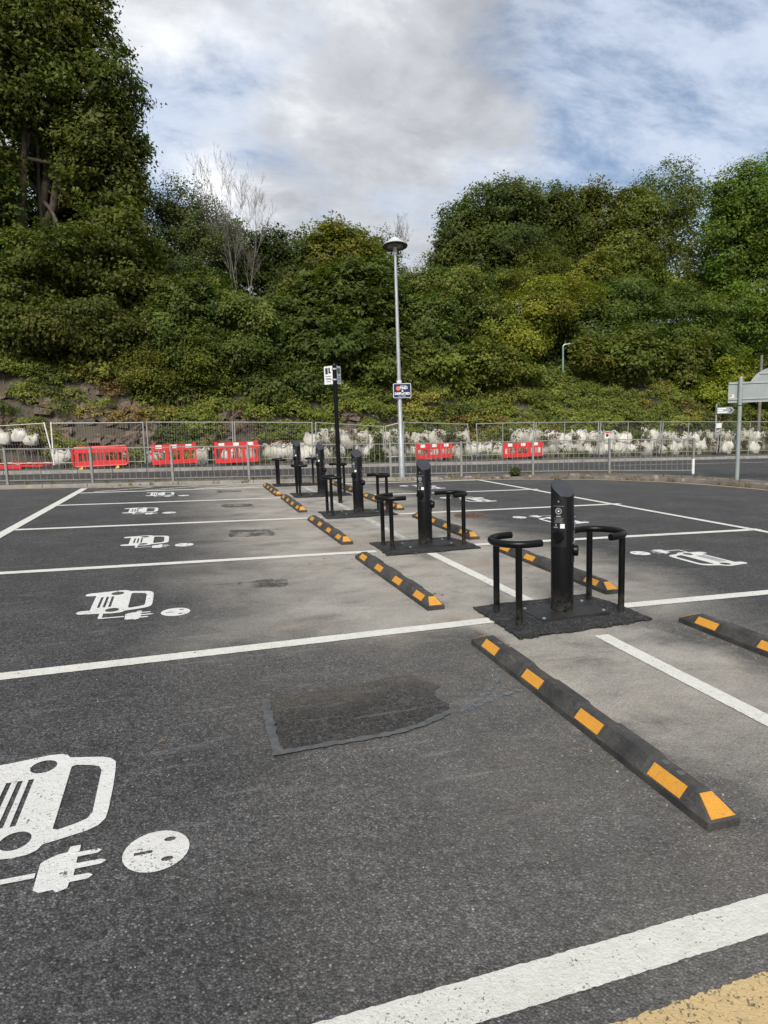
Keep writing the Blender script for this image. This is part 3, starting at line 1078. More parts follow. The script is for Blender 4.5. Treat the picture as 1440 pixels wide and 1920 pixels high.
sproto = make_stop()
remember(sproto)
STOPS = [(-.845, -2.35, 'L'), (-.80, .42, 'L'), (-.785, 3.18, 'L'), (-.78, 6.02, 'L'), (-.80, 8.42, 'L'),
         (.80, -2.38, 'R'), (.78, .40, 'R'), (.775, 3.03, 'R'), (.78, 5.80, 'R'), (.78, 8.55, 'R')]
BAY = ['beside the large tar patch', 'between fifth and fourth chargers', 'between fourth and third chargers', 'between third and second chargers', 'between second and first chargers']
for k, (x, y, row) in enumerate(STOPS):
    o = sproto if k == 0 else copy_tree(sproto)
    put(o, (x, y, 0), R(random.uniform(-.9, .9)) if k else R(-1.2), False)
    nm = BAY[k % 5] if k != 5 else 'across the spine line from the large tar patch'
    side = 'tar-patched row' if row == 'L' else 'manhole row'
    tag(o, ('black rubber wheel stop with yellow reflectors %s, %s' % (nm, side)) if k not in (0, 5) else 'black rubber wheel stop with yellow reflectors %s' % nm, 'wheel stop', 'wheel stops at the bay heads')


# ------------------------------------------------------------------ posts, lamp, signs
def text_part(body, size, loc, rot, mat, parent, name='lettering', bold=.0):
    cu = bpy.data.curves.new('lettering', 'FONT')
    cu.body = body
    cu.size = size
    cu.align_x = 'CENTER'
    cu.align_y = 'CENTER'
    cu.offset = bold
    cu.resolution_u = 2
    tmp = bpy.data.objects.new('lettering', cu)
    col.objects.link(tmp)
    dg = bpy.context.evaluated_depsgraph_get()
    me = bpy.data.meshes.new_from_object(tmp.evaluated_get(dg))
    bpy.data.objects.remove(tmp)
    me.materials.clear()
    me.materials.append(MATS[mat])
    o = link(name, me, parent)
    o.matrix_local = Matrix.Translation(loc) @ rot
    return o


def plate(w, h, t=.004, rad=.02, n=5):
    """rounded plate in the XZ plane facing -Y"""
    P = []
    for cx, cz, a0 in ((w / 2 - rad, h / 2 - rad, 0), (-w / 2 + rad, h / 2 - rad, 90), (-w / 2 + rad, -h / 2 + rad, 180), (w / 2 - rad, -h / 2 + rad, 270)):
        for k in range(n): P.append((cx + rad * math.cos(R(a0 + 90 * k / (n - 1))), cz + rad * math.sin(R(a0 + 90 * k / (n - 1)))))
    return MB().prism(P, 0, t).xf(Matrix.Rotation(math.pi / 2, 4, 'X'))


FRONT = Matrix.Rotation(math.pi / 2, 4, 'X')

lp = empty('street_lamp', (2.76, 11.36, .05))
LZ = -.16                          # head height trim
tag(lp, 'tall galvanised lamp post with a wide domed head behind the guard railing', 'street lamp')
MB().tube([(0, 0, -.1), (0, 0, .95), (0, 0, 1.0), (0, 0, 2.35)], [.075, .075, .056, .054], 16).build('base_column', 'galvanised', lp)
MB().tube([(0, 0, 2.35), (0, 0, 2.9), (0, 0, 5.62 + LZ)], [.049, .046, .034], 14).build('pole', 'galvanised', lp)
MB().tube([(0, 0, 5.55 + LZ), (0, 0, 5.74 + LZ)], .045, 12).build('spigot', 'lamp_shell', lp)
hd = MB().lathe([(.305, 5.74 + LZ), (.31, 5.752 + LZ), (.26, 5.80 + LZ), (.17, 5.835 + LZ), (.13, 5.90 + LZ), (.07, 5.945 + LZ), (.0001, 5.955 + LZ)], 32).build('lamp_shade', 'lamp_shell', lp)
MB().lathe([(.19, 5.735 + LZ), (.30, 5.738 + LZ), (.302, 5.746 + LZ)], 32).build('underside', 'lamp_under', hd)
MB().lathe([(.0001, 5.712 + LZ), (.12, 5.718 + LZ), (.195, 5.737 + LZ)], 28).build('lens', 'lamp_lens', hd)
pv = Matrix.Translation((0, 0, 5.74 + LZ))
hd.matrix_local = pv @ Matrix.Rotation(R(-8), 4, Vector((c_r[0], c_r[1], 0))) @ pv.inverted()
MB().tube([(0, 0, 2.335), (0, 0, 2.40)], .064, 14).build('white_band', 'white_tape', lp)

sg = empty('parking_sign', (2.76 - .005, 11.36 - .085, .05))
tag(sg, 'navy parking sign with white border and lettering strapped to the lamp post', 'sign')
lz = 2.145
sgp = plate(.455, .355, .004, .03).build('border', 'sign_white', sg, 0)
sgp.location = (.045, 0, lz)
o = plate(.430, .330, .003, .022).build('face', 'sign_navy', sg, 0)
o.location = (.045, -.0042, lz)
o = MB().lathe([(.052, 0), (.052, .002), (.0001, .002)], 24).xf(FRONT).build('emblem', 'sign_orange', sg, 0)
o.location = (-.055, -.0075, lz + .055)
text_part('Have you', .040, (.085, -.0085, lz + .125), FRONT, 'sign_white', sg)
text_part('PAID', .092, (.085, -.0085, lz + .065), FRONT, 'sign_white', sg, bold=.0035)
text_part('&', .07, (.05, -.0085, lz - .005), FRONT, 'sign_white', sg, bold=.003)
text_part('DISPLAYED', .078, (.045, -.0085, lz - .075), FRONT, 'sign_white', sg, bold=.0035)
text_part('your ticket?', .040, (.045, -.0085, lz - .132), FRONT, 'sign_white', sg)
for zz in (-.1, .1):
    o = MB().tube([(.07 * math.cos(R(a)), .07 * math.sin(R(a)), 0) for a in range(-200, 21, 20)], .006, 6).build('clip', 'galvanised', sg)
    o.location = (.005, .078, lz + zz)
sg.rotation_euler.rotate_axis('Z', R(-6))

bp_ = empty('sign_post', (.08, 7.02, .0))
tag(bp_, 'slim black post carrying two small white plates amid the chargers', 'post')
MB().tube([(0, 0, -.1), (0, 0, 2.40)], .038, 16).build('pole', 'black_coat', bp_)
MB().lathe([(.038, 2.40), (.034, 2.412), (.0001, 2.416)], 16).build('cap', 'black_plastic', bp_)
for az, nm, lab in ((R(-62), 'bay_sign', 'white bay plate on the black post facing the tar-patched bays'), (R(58), 'bay_sign', 'white bay plate on the black post facing the manhole row')):
    s_ = empty(nm, (.08, 7.02, .0))
    tag(s_, lab, 'sign', 'plates on the black sign post')
    M = Matrix.Rotation(az, 4, 'Z')
    dxx = -.155 if az < 0 else .155
    loc = Vector((math.copysign(.055, az) + (-.045 if az < 0 else .045), -.04, 2.25))
    # each plate stands out from the post like a flag
    w_, h_ = .22, .31
    base = Matrix.Translation((math.copysign(.036, dxx), 0, 2.23)) @ Matrix.Rotation(az, 4, 'Z')
    ctr = base @ Matrix.Translation((math.copysign(w_ / 2, dxx) , 0, 0))
    pl = plate(w_, h_, .004, .015).build('panel', 'sign_white', s_, 0)
    pl.matrix_local = ctr
    ic = MB()
    for x0, x1, z0, z1 in ((-.075, -.01, .02, .125), (.01, .05, .03, .125), (.05, .075, .03, .05)): ic.box(x0, x1, -.0065, -.0045, z0, z1)
    for k, zz in enumerate((-.015, -.05, -.07, -.105)): ic.box(-.08 + .01 * k, .08 - .012 * (k % 2), -.0065, -.0045, zz - .008, zz)
    pm = ic.build('print', 'sign_dark', s_, 0)
    pm.matrix_local = ctr
    for zz in (-.09, .09):
        cl = MB().tube([(.043 * math.cos(R(a)), .043 * math.sin(R(a)), 0) for a in range(0, 361, 30)], .008, 6).build('clip', 'galvanised', s_)
        cl.location = (0, 0, 2.23 + zz + (.012 if az > 0 else 0))

# large road sign seen from behind, on two posts
rs_ = empty('road_sign', (9.72, 7.70, .09))
tag(rs_, 'back of a large grey road sign with domed top on grey posts', 'sign')
dirx = Vector((c_r[0], c_r[1], 0))
ang = math.atan2(-.50, .86)
put(rs_, (9.72, 7.70, .09), ang)
Mz = 2.06
MB().tube([(0, 0, -.2), (0, 0, 2.34)], .045, 16).build('post', 'sign_back', rs_)
MB().tube([(2.3, 0, -.2), (2.3, 0, 2.34)], .045, 16).build('post', 'sign_back', rs_)
MB().lathe([(.045, 2.34), (.04, 2.352), (.0001, 2.355)], 16).build('cap', 'sign_frame', rs_)
MB().box(-.24, 2.55, .055, .062, 1.80, 2.24).build('panel', 'sign_back', rs_, 0)
dm = [(.22, 2.243), (.28, 2.34), (.37, 2.43), (.50, 2.505), (.68, 2.555), (1.15, 2.59), (1.62, 2.555), (1.80, 2.505), (1.93, 2.43), (2.02, 2.34), (2.08, 2.243)]
MB().prism(dm, -.062, -.055).xf(Matrix.Rotation(math.pi / 2, 4, 'X')).build('crest_panel', 'sign_back', rs_, 0)
for z in (1.86, 2.215): MB().box(-.24, 2.55, .036, .056, z - .016, z + .016).build('channel', 'sign_frame', rs_, 0)
MB().box(.40, 1.90, .036, .056, 2.40, 2.427).build('channel', 'sign_frame', rs_, 0)
MB().box(-.242, 2.552, .046, .066, 1.775, 1.80).build('edge_trim', 'sign_frame', rs_, 0)
MB().box(-.20, -.11, .052, .0545, 1.89, 1.96).build('sticker', 'white_plastic', rs_, 0)
MB().box(-.195, -.16, .049, .0515, 1.915, 1.955).build('sticker_mark', 'sign_red', rs_, 0)
MB().tube([(0, 0, 1.70), (0, 0, 1.72)], .049, 16).build('band', 'sign_dark', rs_)

# small direction sign beyond the fence
dpos = at(1346, 770, 18.0)
ds = empty('direction_sign', (dpos[0], 18.0, .09))
put(ds, (dpos[0], 18.0, .09), R(-22))
tag(ds, 'small arrow-shaped road sign with black border in front of the ivy', 'sign')
MB().tube([(0, 0, -.1), (0, 0, 2.1)], .035, 10).build('post', 'sign_back', ds)
ar = [(-.02, -.16), (.62, -.16), (.76, 0), (.62, .16), (-.02, .16)]
o = MB().prism(ar, 0, .006).xf(FRONT).build('panel', 'sign_dark', ds, 0)
o.location = (.0, -.05, 1.82)
o = MB().prism([(-.0, -.135), (.60, -.135), (.715, 0), (.60, .135), (-.0, .135)], 0, .003).xf(FRONT).build('face', 'sign_back', ds, 0)
o.location = (.0, -.0565, 1.82)
m_ = MB()
for k, (z, w) in enumerate(((.075, .34), (0, .22), (-.075, .40))): m_.box(.03, .03 + w, -.0615, -.0598, 1.82 + z - .022, 1.82 + z + .022)
m_.build('lettering', 'sign_white', ds, 0)
m_ = MB().prism([(.50, -.08), (.56, -.08), (.65, 0), (.56, .08), (.50, .08), (.58, 0)], 0, .002).xf(FRONT).build('arrow', 'sign_dark', ds, 0)
m_.location = (0, -.060, 1.82)

# low street light against the bank
q = at(1059, 648, 21.0)
ll = empty('street_light', (q[0], 21.0, 2.6))
tag(ll, 'slender green-grey street light with short arm among the ivy', 'street lamp')
hh = q[2] - 2.6
MB().tube([(0, 0, -.2), (0, 0, hh)], .042, 10).build('column', 'green_column', ll)
MB().tube([(0, 0, hh - .02), (.06, -.02, hh + .05), (.34, -.10, hh + .06)], .024, 8).build('arm', 'galvanised', ll)
MB().box(.14, .48, -.17, -.05, hh + .03, hh + .09).build('lantern', 'lamp_shell', ll, 0)

# weathered pole at the edge of the trees
q = at(1436, 650, 18.5)
wp = empty('timber_pole', (q[0], 18.5, 0))
tag(wp, 'pale weathered timber pole in front of the trees', 'pole')
MB().tube([(0, 0, -.2), (.01, 0, 2.0), (.0, 0, 4.35)], [.075, .07, .06], 12).build('shaft', 'pale_bark', wp)

# ------------------------------------------------------------------ pedestrian guard railing
RAIL = [(-8.07, 12.35), (-6.27, 12.17), (-4.50, 11.93), (-2.76, 11.77), (-1.02, 11.65), (.72, 11.53), (2.47, 11.38), (4.30, 11.13), (6.16, 10.75), (8.07, 10.17), (10.0, 9.35)]
bar_me = MB().tube([(0, 0, 0), (0, 0, 1)], .0055, 6).mesh('bar', 'rail_grey', 40)
for i, (a, c) in enumerate(zip(RAIL, RAIL[1:])):
    za, zc = vz(a[0]), vz(c[0])
    L = math.dist(a, c)
    root = empty('guard_railing', (*a, za - .02), 0, False)
    dx, dy = c[0] - a[0], c[1] - a[1]
    ux, uy = dx / L, dy / L
    H = .80 + .012 * i
    lx, ly = LEAN[0][2] * H, LEAN[1][2] * H
    tag(root, 'grey guard railing panel of upright bars, %s from the white-wrapped end post' % ('tenth ninth eighth seventh sixth fifth fourth third second'.split()[i]) if i < 9 else 'guard railing panel ending in a white-taped post by the road mouth', 'railing', 'guard railing panels along the verge')
    MB().bar((0, 0, -.02), (lx, ly, H + .02), .05, .05).build('post', 'rail_grey', root, 0)
    dz = zc - za
    g_ = .035
    MB().bar((ux * g_ + lx, uy * g_ + ly, H - .01), (dx - ux * g_ + lx, dy - uy * g_ + ly, H - .01 + dz), .035, .022).build('top_rail', 'rail_grey', root, 0)
    MB().bar((ux * g_ + lx * .12, uy * g_ + ly * .12, .10), (dx - ux * g_ + lx * .12, dy - uy * g_ + ly * .12, .10 + dz), .03, .018).build('bottom_rail', 'rail_grey', root, 0)
    n_ = int(L / .128)
    for k in range(1, n_):
        t = k / n_
        o = link('bar', bar_me, root)
        b0 = Vector((dx * t + lx * .13, dy * t + ly * .13, .109 + dz * t))
        b1 = Vector((dx * t + lx * .97, dy * t + ly * .97, H - .02 + dz * t))
        d = b1 - b0
        o.matrix_local = Matrix.Translation(b0) @ d.to_track_quat('Z', 'Y').to_matrix().to_4x4() @ Matrix.Diagonal((1, 1, d.length, 1))
    if i == 9:
        MB().bar((dx, dy, dz - .02), (dx + lx, dy + ly, H + .02 + dz), .05, .05).build('post', 'rail_grey', root, 0)
        MB().bar((dx, dy, dz + .02), (dx + lx * .45, dy + ly * .45, dz + H * .45), .056, .056).build('white_wrap', 'white_plastic', root, 0)

# ------------------------------------------------------------------ site fence panels
PANELS = [  # left px, right px, depth left, right, top height left, right, foot shift left, right
    (-120, 83, 17.4, 16.75, 1.12, 1.30, 0, .22), (96, 268, 16.65, 16.7, 1.30, 1.32, 0, .02), (275, 436, 16.75, 16.85, 1.33, 1.33, .02, 0), (440, 585, 16.85, 16.9, 1.33, 1.32, 0, 0),
    (592, 719, 16.95, 17.15, 1.32, 1.18, 0, .0), (723, 753, 17.2, 17.0, 1.19, 1.33, 0, .0), (757, 876, 17.05, 17.1, 1.33, 1.26, 0, .22), (893, 1001, 17.2, 17.1, 1.27, 1.33, .1, .0),
    (1005, 1122, 17.1, 17.1, 1.32, 1.34, 0, 0), (1126, 1239, 17.1, 17.05, 1.34, 1.35, 0, 0), (1243, 1349, 17.05, 17.0, 1.35, 1.35, 0, -.05), (1353, 1470, 17.0, 16.9, 1.35, 1.36, 0, 0), (1474, 1580, 16.9, 16.8, 1.36, 1.36, 0, 0)]
for k, (xl, xr, yl_, yr, hl, hr, sl, sr) in enumerate(PANELS):
    A = at(xl, 800, yl_)
    B = at(xr, 800, yr)
    zb = .09
    root = empty('mesh_fence_panel', (A[0], yl_, zb), 0, False)
    tag(root, 'steel mesh site fence panel, %s from the fallen red barriers' % ('first second third fourth fifth sixth seventh eighth ninth tenth eleventh twelfth thirteenth'.split()[k]), 'fence', 'temporary mesh fence panels')
    d = Vector((B[0] - A[0], yr - yl_, 0))
    a0, a1 = Vector((sl, 0, .0)), Vector((0, 0, hl))
    b0, b1 = d + Vector((sr, 0, 0)), d + Vector((0, 0, hr))
    wht = k in (0, 1)
    MB().tube([a0, a1 + Vector((0, 0, .03))], .021, 8).build('upright', 'white_tape' if wht else 'fence_steel', root)
    MB().tube([b0, b1 + Vector((0, 0, .03))], .021, 8).build('upright', 'white_tape' if k in (0,) else 'fence_steel', root)
    MB().tube([a1, b1], .015, 8).build('top_tube', 'fence_steel', root)
    MB().tube([a0.lerp(a1, .12), b0.lerp(b1, .12)], .012, 8).build('bottom_tube', 'fence_steel', root)
    if k >= 7: MB().tube([a0.lerp(b0, .45), a1.lerp(b1, .45)], .014, 6).build('stiffener', 'fence_steel', root)
    w_ = MB()
    nv = max(3, int(d.length / .07))
    for j in range(1, nv): w_.tube([a0.lerp(b0, j / nv).lerp(a1.lerp(b1, j / nv), .12), a1.lerp(b1, j / nv)], .0015, 3, False)
    for j in range(1, 6): w_.tube([a0.lerp(a1, .12 + .88 * j / 6), b0.lerp(b1, .12 + .88 * j / 6)], .0015, 3, False)
    tag(w_.build('wire_mesh', 'fence_steel', root), kind='stuff')
    MB().box(-.28, .28, -.11, .11, -.01, .10).xf(Matrix.Translation(a0)).build('foot_block', 'dark_rubber_foot', root, 0)

# notice on the fence
q = at(1137, 815, 17.05)
nt = empty('fence_notice', (q[0], 17.0, q[2]), 0, True)
tag(nt, 'small white notice with red top wired to the mesh fence', 'sign')
MB().box(-.10, .10, 0, .004, -.13, .13).build('board', 'sign_white', nt, 0)
MB().box(-.09, .09, -.003, -.001, .05, .12).build('red_band', 'sign_red', nt, 0)
MB().box(-.06, .06, -.003, -.001, -.08, .03).build('print', 'sign_dark', nt, 0)
q = at(1348, 798, 16.95)
nt = empty('fence_tag', (q[0], 16.95, q[2]), 0, True)
tag(nt, 'pale square tag hung on the mesh fence beside the arrow sign', 'sign')
MB().box(-.13, .13, 0, .004, -.10, .10).build('board', 'white_plastic', nt, 0)


# ------------------------------------------------------------------ red plastic barriers
def make_barrier(W_, H_, kind):
    root = empty('plastic_barrier', lean=False)
    m_ = MB()
    t = .022
    if kind == 'rounded':
        rl = .05
        P = []
        for cx, cz, a0 in ((W_ / 2 - .09, H_ - .09, 0), (-W_ / 2 + .09, H_ - .09, 90), (-W_ / 2 + .09, .18, 180), (W_ / 2 - .09, .18, 270)):
            for k in range(5): P.append((cx + .09 * math.cos(R(a0 + 22.5 * k)), 0, cz + .09 * math.sin(R(a0 + 22.5 * k))))
        m_.tube(P + P[:1], .028, 8, False)
        m_.box(-W_ / 2 + .05, W_ / 2 - .05, -t, t, .10, .24)
        m_.box(-W_ / 2 + .05, W_ / 2 - .05, -t * .8, t * .8, H_ - .16, H_ - .03)
        m_.box(-W_ / 2 + .05, -W_ / 2 + .12, -t * .7, t * .7, .24, H_ - .15)
        n_ = 10
        for k in range(n_ + 1):
            x = -W_ / 2 + .14 + (W_ - .28) * k / n_
            m_.box(x - .017, x + .017, -t * .6, t * .6, .235, H_ - .15)
        m_.build('body', 'red_plastic', root, 0)
        for x in (-W_ * .36, W_ * .30): MB().prism([(x - .04, -.16), (x + .05, -.16), (x + .05, .16), (x - .04, .16)], 0, .045).build('foot', 'yellow_plastic', root, 0)
        for x in (-W_ * .36, W_ * .30): MB().box(x - .02, x + .03, -.02, .02, .045, .105).build('foot_stem', 'yellow_plastic', root, 0)
    else:
        m_.box(-W_ / 2, W_ / 2, -t, t, .09, .22)
        m_.box(-W_ / 2, W_ / 2, -t, t, H_ - .19, H_)
        for x in (-W_ / 2, -W_ / 6, W_ / 6, W_ / 2): m_.box(x - .055 if x > -W_ / 2 else x, x + .055 if x < W_ / 2 else x, -t * .9, t * .9, .219, H_ - .189)
        for k in range(3):
            xc = -W_ / 3 + W_ / 3 * k
            for dx in (-.05, .05): m_.box(xc + dx - .014, xc + dx + .014, -t * .6, t * .6, .219, H_ - .189)
        m_.box(-W_ / 2 - .05, -W_ / 2, -t, t, H_ * .55, H_ * .68)
        m_.box(W_ / 2, W_ / 2 + .05, -t, t, H_ * .72, H_ * .88)
        m_.box(-W_ / 2, -W_ / 2 + .10, -t * .95, t * .95, H_, H_ + .03)
        m_.box(W_ / 2 - .10, W_ / 2, -t * .95, t * .95, H_, H_ + .03)
        m_.build('body', 'red_plastic', root, 0)
        for k in range(3):
            xc = -W_ / 3 + W_ / 3 * k
            MB().box(xc - .085, xc + .085, -t - .003, -t + .004, H_ - .115, H_ - .012).build('reflector', 'white_plastic', root, 0)
        for x in (-W_ * .33, W_ * .33): MB().box(x - .03, x + .03, -.17, .17, 0, .088).build('foot', 'dark_rubber_foot', root, 0)
    return root


BARS = [(138, 241, 16.10, 838, 'rounded', 'red plastic barrier with rounded ends and yellow feet by the mesh fence', -2),
        (286, 370, 16.35, 833, 'board', 'red plastic barrier between the yellow-footed one and its matching neighbour', 3),
        (404, 485, 16.45, 829, 'board', 'red plastic barrier where the row of bulk bags begins', -2),
        (781, 848, 16.7, 832, 'board', 'red plastic barrier against the bags just behind the lamp post', 2),
        (945, 1015, 16.7, 830, 'board', 'red plastic barrier against the bags, alone beyond the leaning fence post', -3)]
for xl, xr, Y, yt, kind, lab, rz in BARS:
    A, B, T_ = at(xl, 870, Y), at(xr, 870, Y), at((xl + xr) / 2, yt, Y)
    r_ = make_barrier(B[0] - A[0], T_[2] - .09, kind)
    put(r_, ((A[0] + B[0]) / 2, Y, .09), R(rz))
    tag(r_, lab, 'barrier', 'red barriers on the far pavement')
# collapsed barriers lying at the left
for k, (x, y, a, tz) in enumerate(((-7.6, 16.5, 4, .03), (-6.95, 16.75, -6, .075))):
    o = empty('fallen_barrier', (x, y, .09), 0, False)
    o.rotation_euler = (R(-86), 0, R(a))
    tag(o, 'red plastic barrier fallen flat on the pavement' if k == 0 else 'red plastic barrier fallen flat, lying atop another', 'barrier', 'fallen red barriers')
    m_ = MB()
    m_.box(-.7, .7, -.02 - tz, .02 - tz, .05, .17).box(-.7, .7, -.02 - tz, .02 - tz, .62, .74)
    for j in range(8): m_.box(-.7 + j * .195, -.665 + j * .195, -.015 - tz, .015 - tz, .169, .621)
    m_.build('body', 'red_plastic', o, 0)
    for j in (-.5, 0, .5): MB().box(j - .08, j + .08, -.024 - tz, -.021 - tz, .64, .72).build('reflector', 'white_plastic', o, 0)


# ------------------------------------------------------------------ bulk bags
def bag_mesh(seed, W_=.60, D_=.60, H_=.56):
    rr = np.random.default_rng(seed)
    nu, nv = 40, 16
    ph = rr.uniform(0, 6.28, 12)
    m_ = MB()
    lean = rr.uniform(-.16, .16, 2)
    corners = rr.uniform(-.02, .15, 4)
    for j in range(nv + 1):
        t = j / nv
        if t <= .72:
            tt = t / .72
            prof = (.80 + .22 * math.sin(math.pi * min(1, tt * 1.05)) ** .8) * (1 - .13 * tt ** 4)
            z = H_ * tt
        else:
            tt = (t - .72) / .28
            prof = .90 * (1 - tt) ** .8 + .001
            z = H_ * (1 - .24 * math.sin(math.pi * tt * .5))
        for k in range(nu):
            a = 2 * math.pi * k / nu
            ca, sa = math.cos(a), math.sin(a)
            q = (abs(ca) ** 5 + abs(sa) ** 5) ** -.2
            fold = 1 + .05 * math.sin(5 * a + ph[0] + 2.5 * t) + .045 * math.sin(8 * a + ph[1] - 5 * t) * t + .03 * math.sin(13 * a + ph[2] + 6 * t) + .04 * math.sin(3 * a + 7 * t + ph[3]) + .10 * (t - .4) * math.sin(2 * a + ph[6])
            cr_ = max(0, math.cos(2 * (a - math.pi / 4)) ** 2) ** 3
            ci = int(a / (math.pi / 2)) % 4
            zz = z
            if t > .5: zz += (corners[ci] * cr_ + .05 * math.sin(3 * a + ph[4]) + .028 * math.sin(7 * a + ph[5])) * (1 - abs(t - .72) / .28) * (1 if t > .44 else 0)
            rad = prof * q * fold
            m_.v.append((W_ / 2 * rad * ca + lean[0] * t, D_ / 2 * rad * sa + lean[1] * t, max(0, zz)))
    for j in range(nv):
        for k in range(nu):
            k2 = (k + 1) % nu
            m_.f.append((j * nu + k, j * nu + k2, (j + 1) * nu + k2, (j + 1) * nu + k))
    return m_


def strap_mesh(seed):
    rr = random.Random(seed)
    m_ = MB()
    a, b_ = Vector((-.07, 0, 0)), Vector((.09, 0, .0))
    top = Vector((rr.uniform(-.07, .07), rr.uniform(-.06, .02), rr.uniform(.05, .14)))
    pts = [a, a.lerp(top, .6) + Vector((-.02, 0, .03)), top, b_.lerp(top, .6) + Vector((.03, 0, .02)), b_]
    for p, q in zip(pts, pts[1:]): m_.bar(p, q, .035, .006, (0, 1, 0))
    return m_


bag_me = [bag_mesh(100 + k).mesh('body', 'bag_fabric' if k % 3 else 'dirty_bag_fabric', 60) for k in range(14)]
strap_me = [strap_mesh(k).mesh('lifting_loop', 'bag_strap', 0) for k in range(5)]
rb = random.Random(21)


def bag(px, Y, z, sc, lab, grp, dz=0):
    q = at(px, 860, Y)
    r_ = empty('bulk_bag', (q[0], Y, z), rb.choice((0, 1, 2, 3)) * math.pi / 2 + rb.uniform(-.25, .25), False)
    s_ = sc * rb.uniform(.92, 1.08)
    r_.scale = (s_ * rb.uniform(.9, 1.12), s_, s_ * rb.uniform(.84, 1.08))
    r_.rotation_euler.x += rb.uniform(-.12, .12) if z > .3 else 0
    tag(r_, lab, 'bulk bag', grp)
    link('body', rb.choice(bag_me), r_)
    for sx, sy in ((-1, -1), (1, -1), (1, 1), (-1, 1)):
        if rb.random() < .8:
            o = link('lifting_loop', rb.choice(strap_me), r_)
            o.location = (.22 * sx, .22 * sy, .52)
            o.rotation_euler.z = rb.uniform(0, 6.28)


G1, G2 = 'lower row of bulk bags behind the mesh fence', 'upper row of bulk bags behind the mesh fence'
x = 508
while x < 1530:
    if not (640 < x < 665):
        bag(x, 18.15 + rb.uniform(-.12, .12), .085, 1.0, 'grubby white bulk bag standing in the bottom row behind the mesh fence', G1)
    x += rb.uniform(21, 29)
x = 588
while x < 1530:
    if not (880 < x < 950 or 1186 < x < 1200):
        bag(x, 18.35 + rb.uniform(-.12, .12), .54 + rb.uniform(-.05, .03), .94, 'torn white bulk bag stacked on the bottom row behind the mesh fence', G2)
    x += rb.uniform(22, 32)
for px, z in ((10, .75), (38, .82), (60, .70)): bag(px, 18.9, z, .72, 'slumped white bulk bag on the rocky bank behind the white fence uprights', 'slumped bags on the rocky bank')
for px, z in ((118, .085), (222, .085), (295, .085), (378, .085), (465, .085), (430, .085)): bag(px, 17.75, z, .80, 'half-buried white bulk bag hidden behind the red barriers', 'bags behind the red barriers')
# ------------------------------------------------------------------ the bank
def hnoise(x, y):
    return (np.sin(x * .9 + 1.3 * np.sin(y * .6)) * .5 + np.sin(x * 2.1 + y * 1.7 + 2) * .28 + np.sin(x * 4.3 - y * 3.1 + 1) * .14 + np.sin(x * 8.9 + y * 7.3) * .07)


def bank_z(x, y):
    x, y = np.asarray(x, float), np.asarray(y, float)
    s_ = y - 19.0 + .25 * hnoise(x * .8, y * 0)
    face = np.clip(s_ / 2.3, 0, 1)                                   # steep creeper-hung face, then an easier slope
    fh = 3.35 + .35 * np.sin(x * .45) + .2 * np.sin(x * 1.1 + 1)
    z = fh * face ** .72 + np.clip(s_ - 2.3, 0, 7.6) * .40 + np.clip(s_ - 9.9, 0, 60) * .06
    return np.where(s_ > 0, z + .16 * hnoise(x * 1.3, y * 1.3) * np.clip(s_, 0, 1), .02)


gx = np.concatenate([np.arange(-60, -14, 2.0), np.arange(-14, 34, .3), np.arange(34, 90, 2.0)])
gy = np.concatenate([np.arange(18.7, 21, .12), np.arange(21, 30, .4), np.arange(30, 90, 4.0)])
GX, GY = np.meshgrid(gx, gy)
GZ = bank_z(GX, GY)
nx, ny = len(gx), len(gy)
m_ = MB()
m_.v = np.stack([GX.ravel(), GY.ravel(), GZ.ravel()], 1).tolist()
m_.f = [(j * nx + i, j * nx + i + 1, (j + 1) * nx + i + 1, (j + 1) * nx + i) for j in range(ny - 1) for i in range(nx - 1)]
bank = struct('bank', m_, 'earth', 50)

# outcrops of red sandstone in the foot of the bank
rk = random.Random(4)


def rock(x, s_, sz):
    y = 19.0 + s_
    m_ = MB()
    m_.box(-1, 1, -1, 1, -1, 1)
    m_.v = [(a * sz * rk.uniform(.8, 1.35), b_ * sz * .6 * rk.uniform(.7, 1.1), c * sz * .52 * rk.uniform(.7, 1.15)) for a, b_, c in m_.v]
    o = m_.build('rock', 'sandstone', bank, 0)
    o.location = (x, y - .06, float(bank_z(x, y)) + rk.uniform(-.05, .05))
    o.rotation_euler = (rk.uniform(-.5, .5), rk.uniform(-.5, .5), rk.uniform(-.8, .8))


for _ in range(90): rock(rk.uniform(-11, -3.0), rk.uniform(.1, 1.7), rk.uniform(.08, .24))
for _ in range(150):
    x = rk.choice((rk.uniform(-11, -3.5), rk.uniform(-6, -.2), rk.uniform(-2.6, -.6), rk.uniform(2.9, 4.0)))
    rock(x, rk.uniform(.02, 1.1) ** 1.3, rk.uniform(.09, .28))


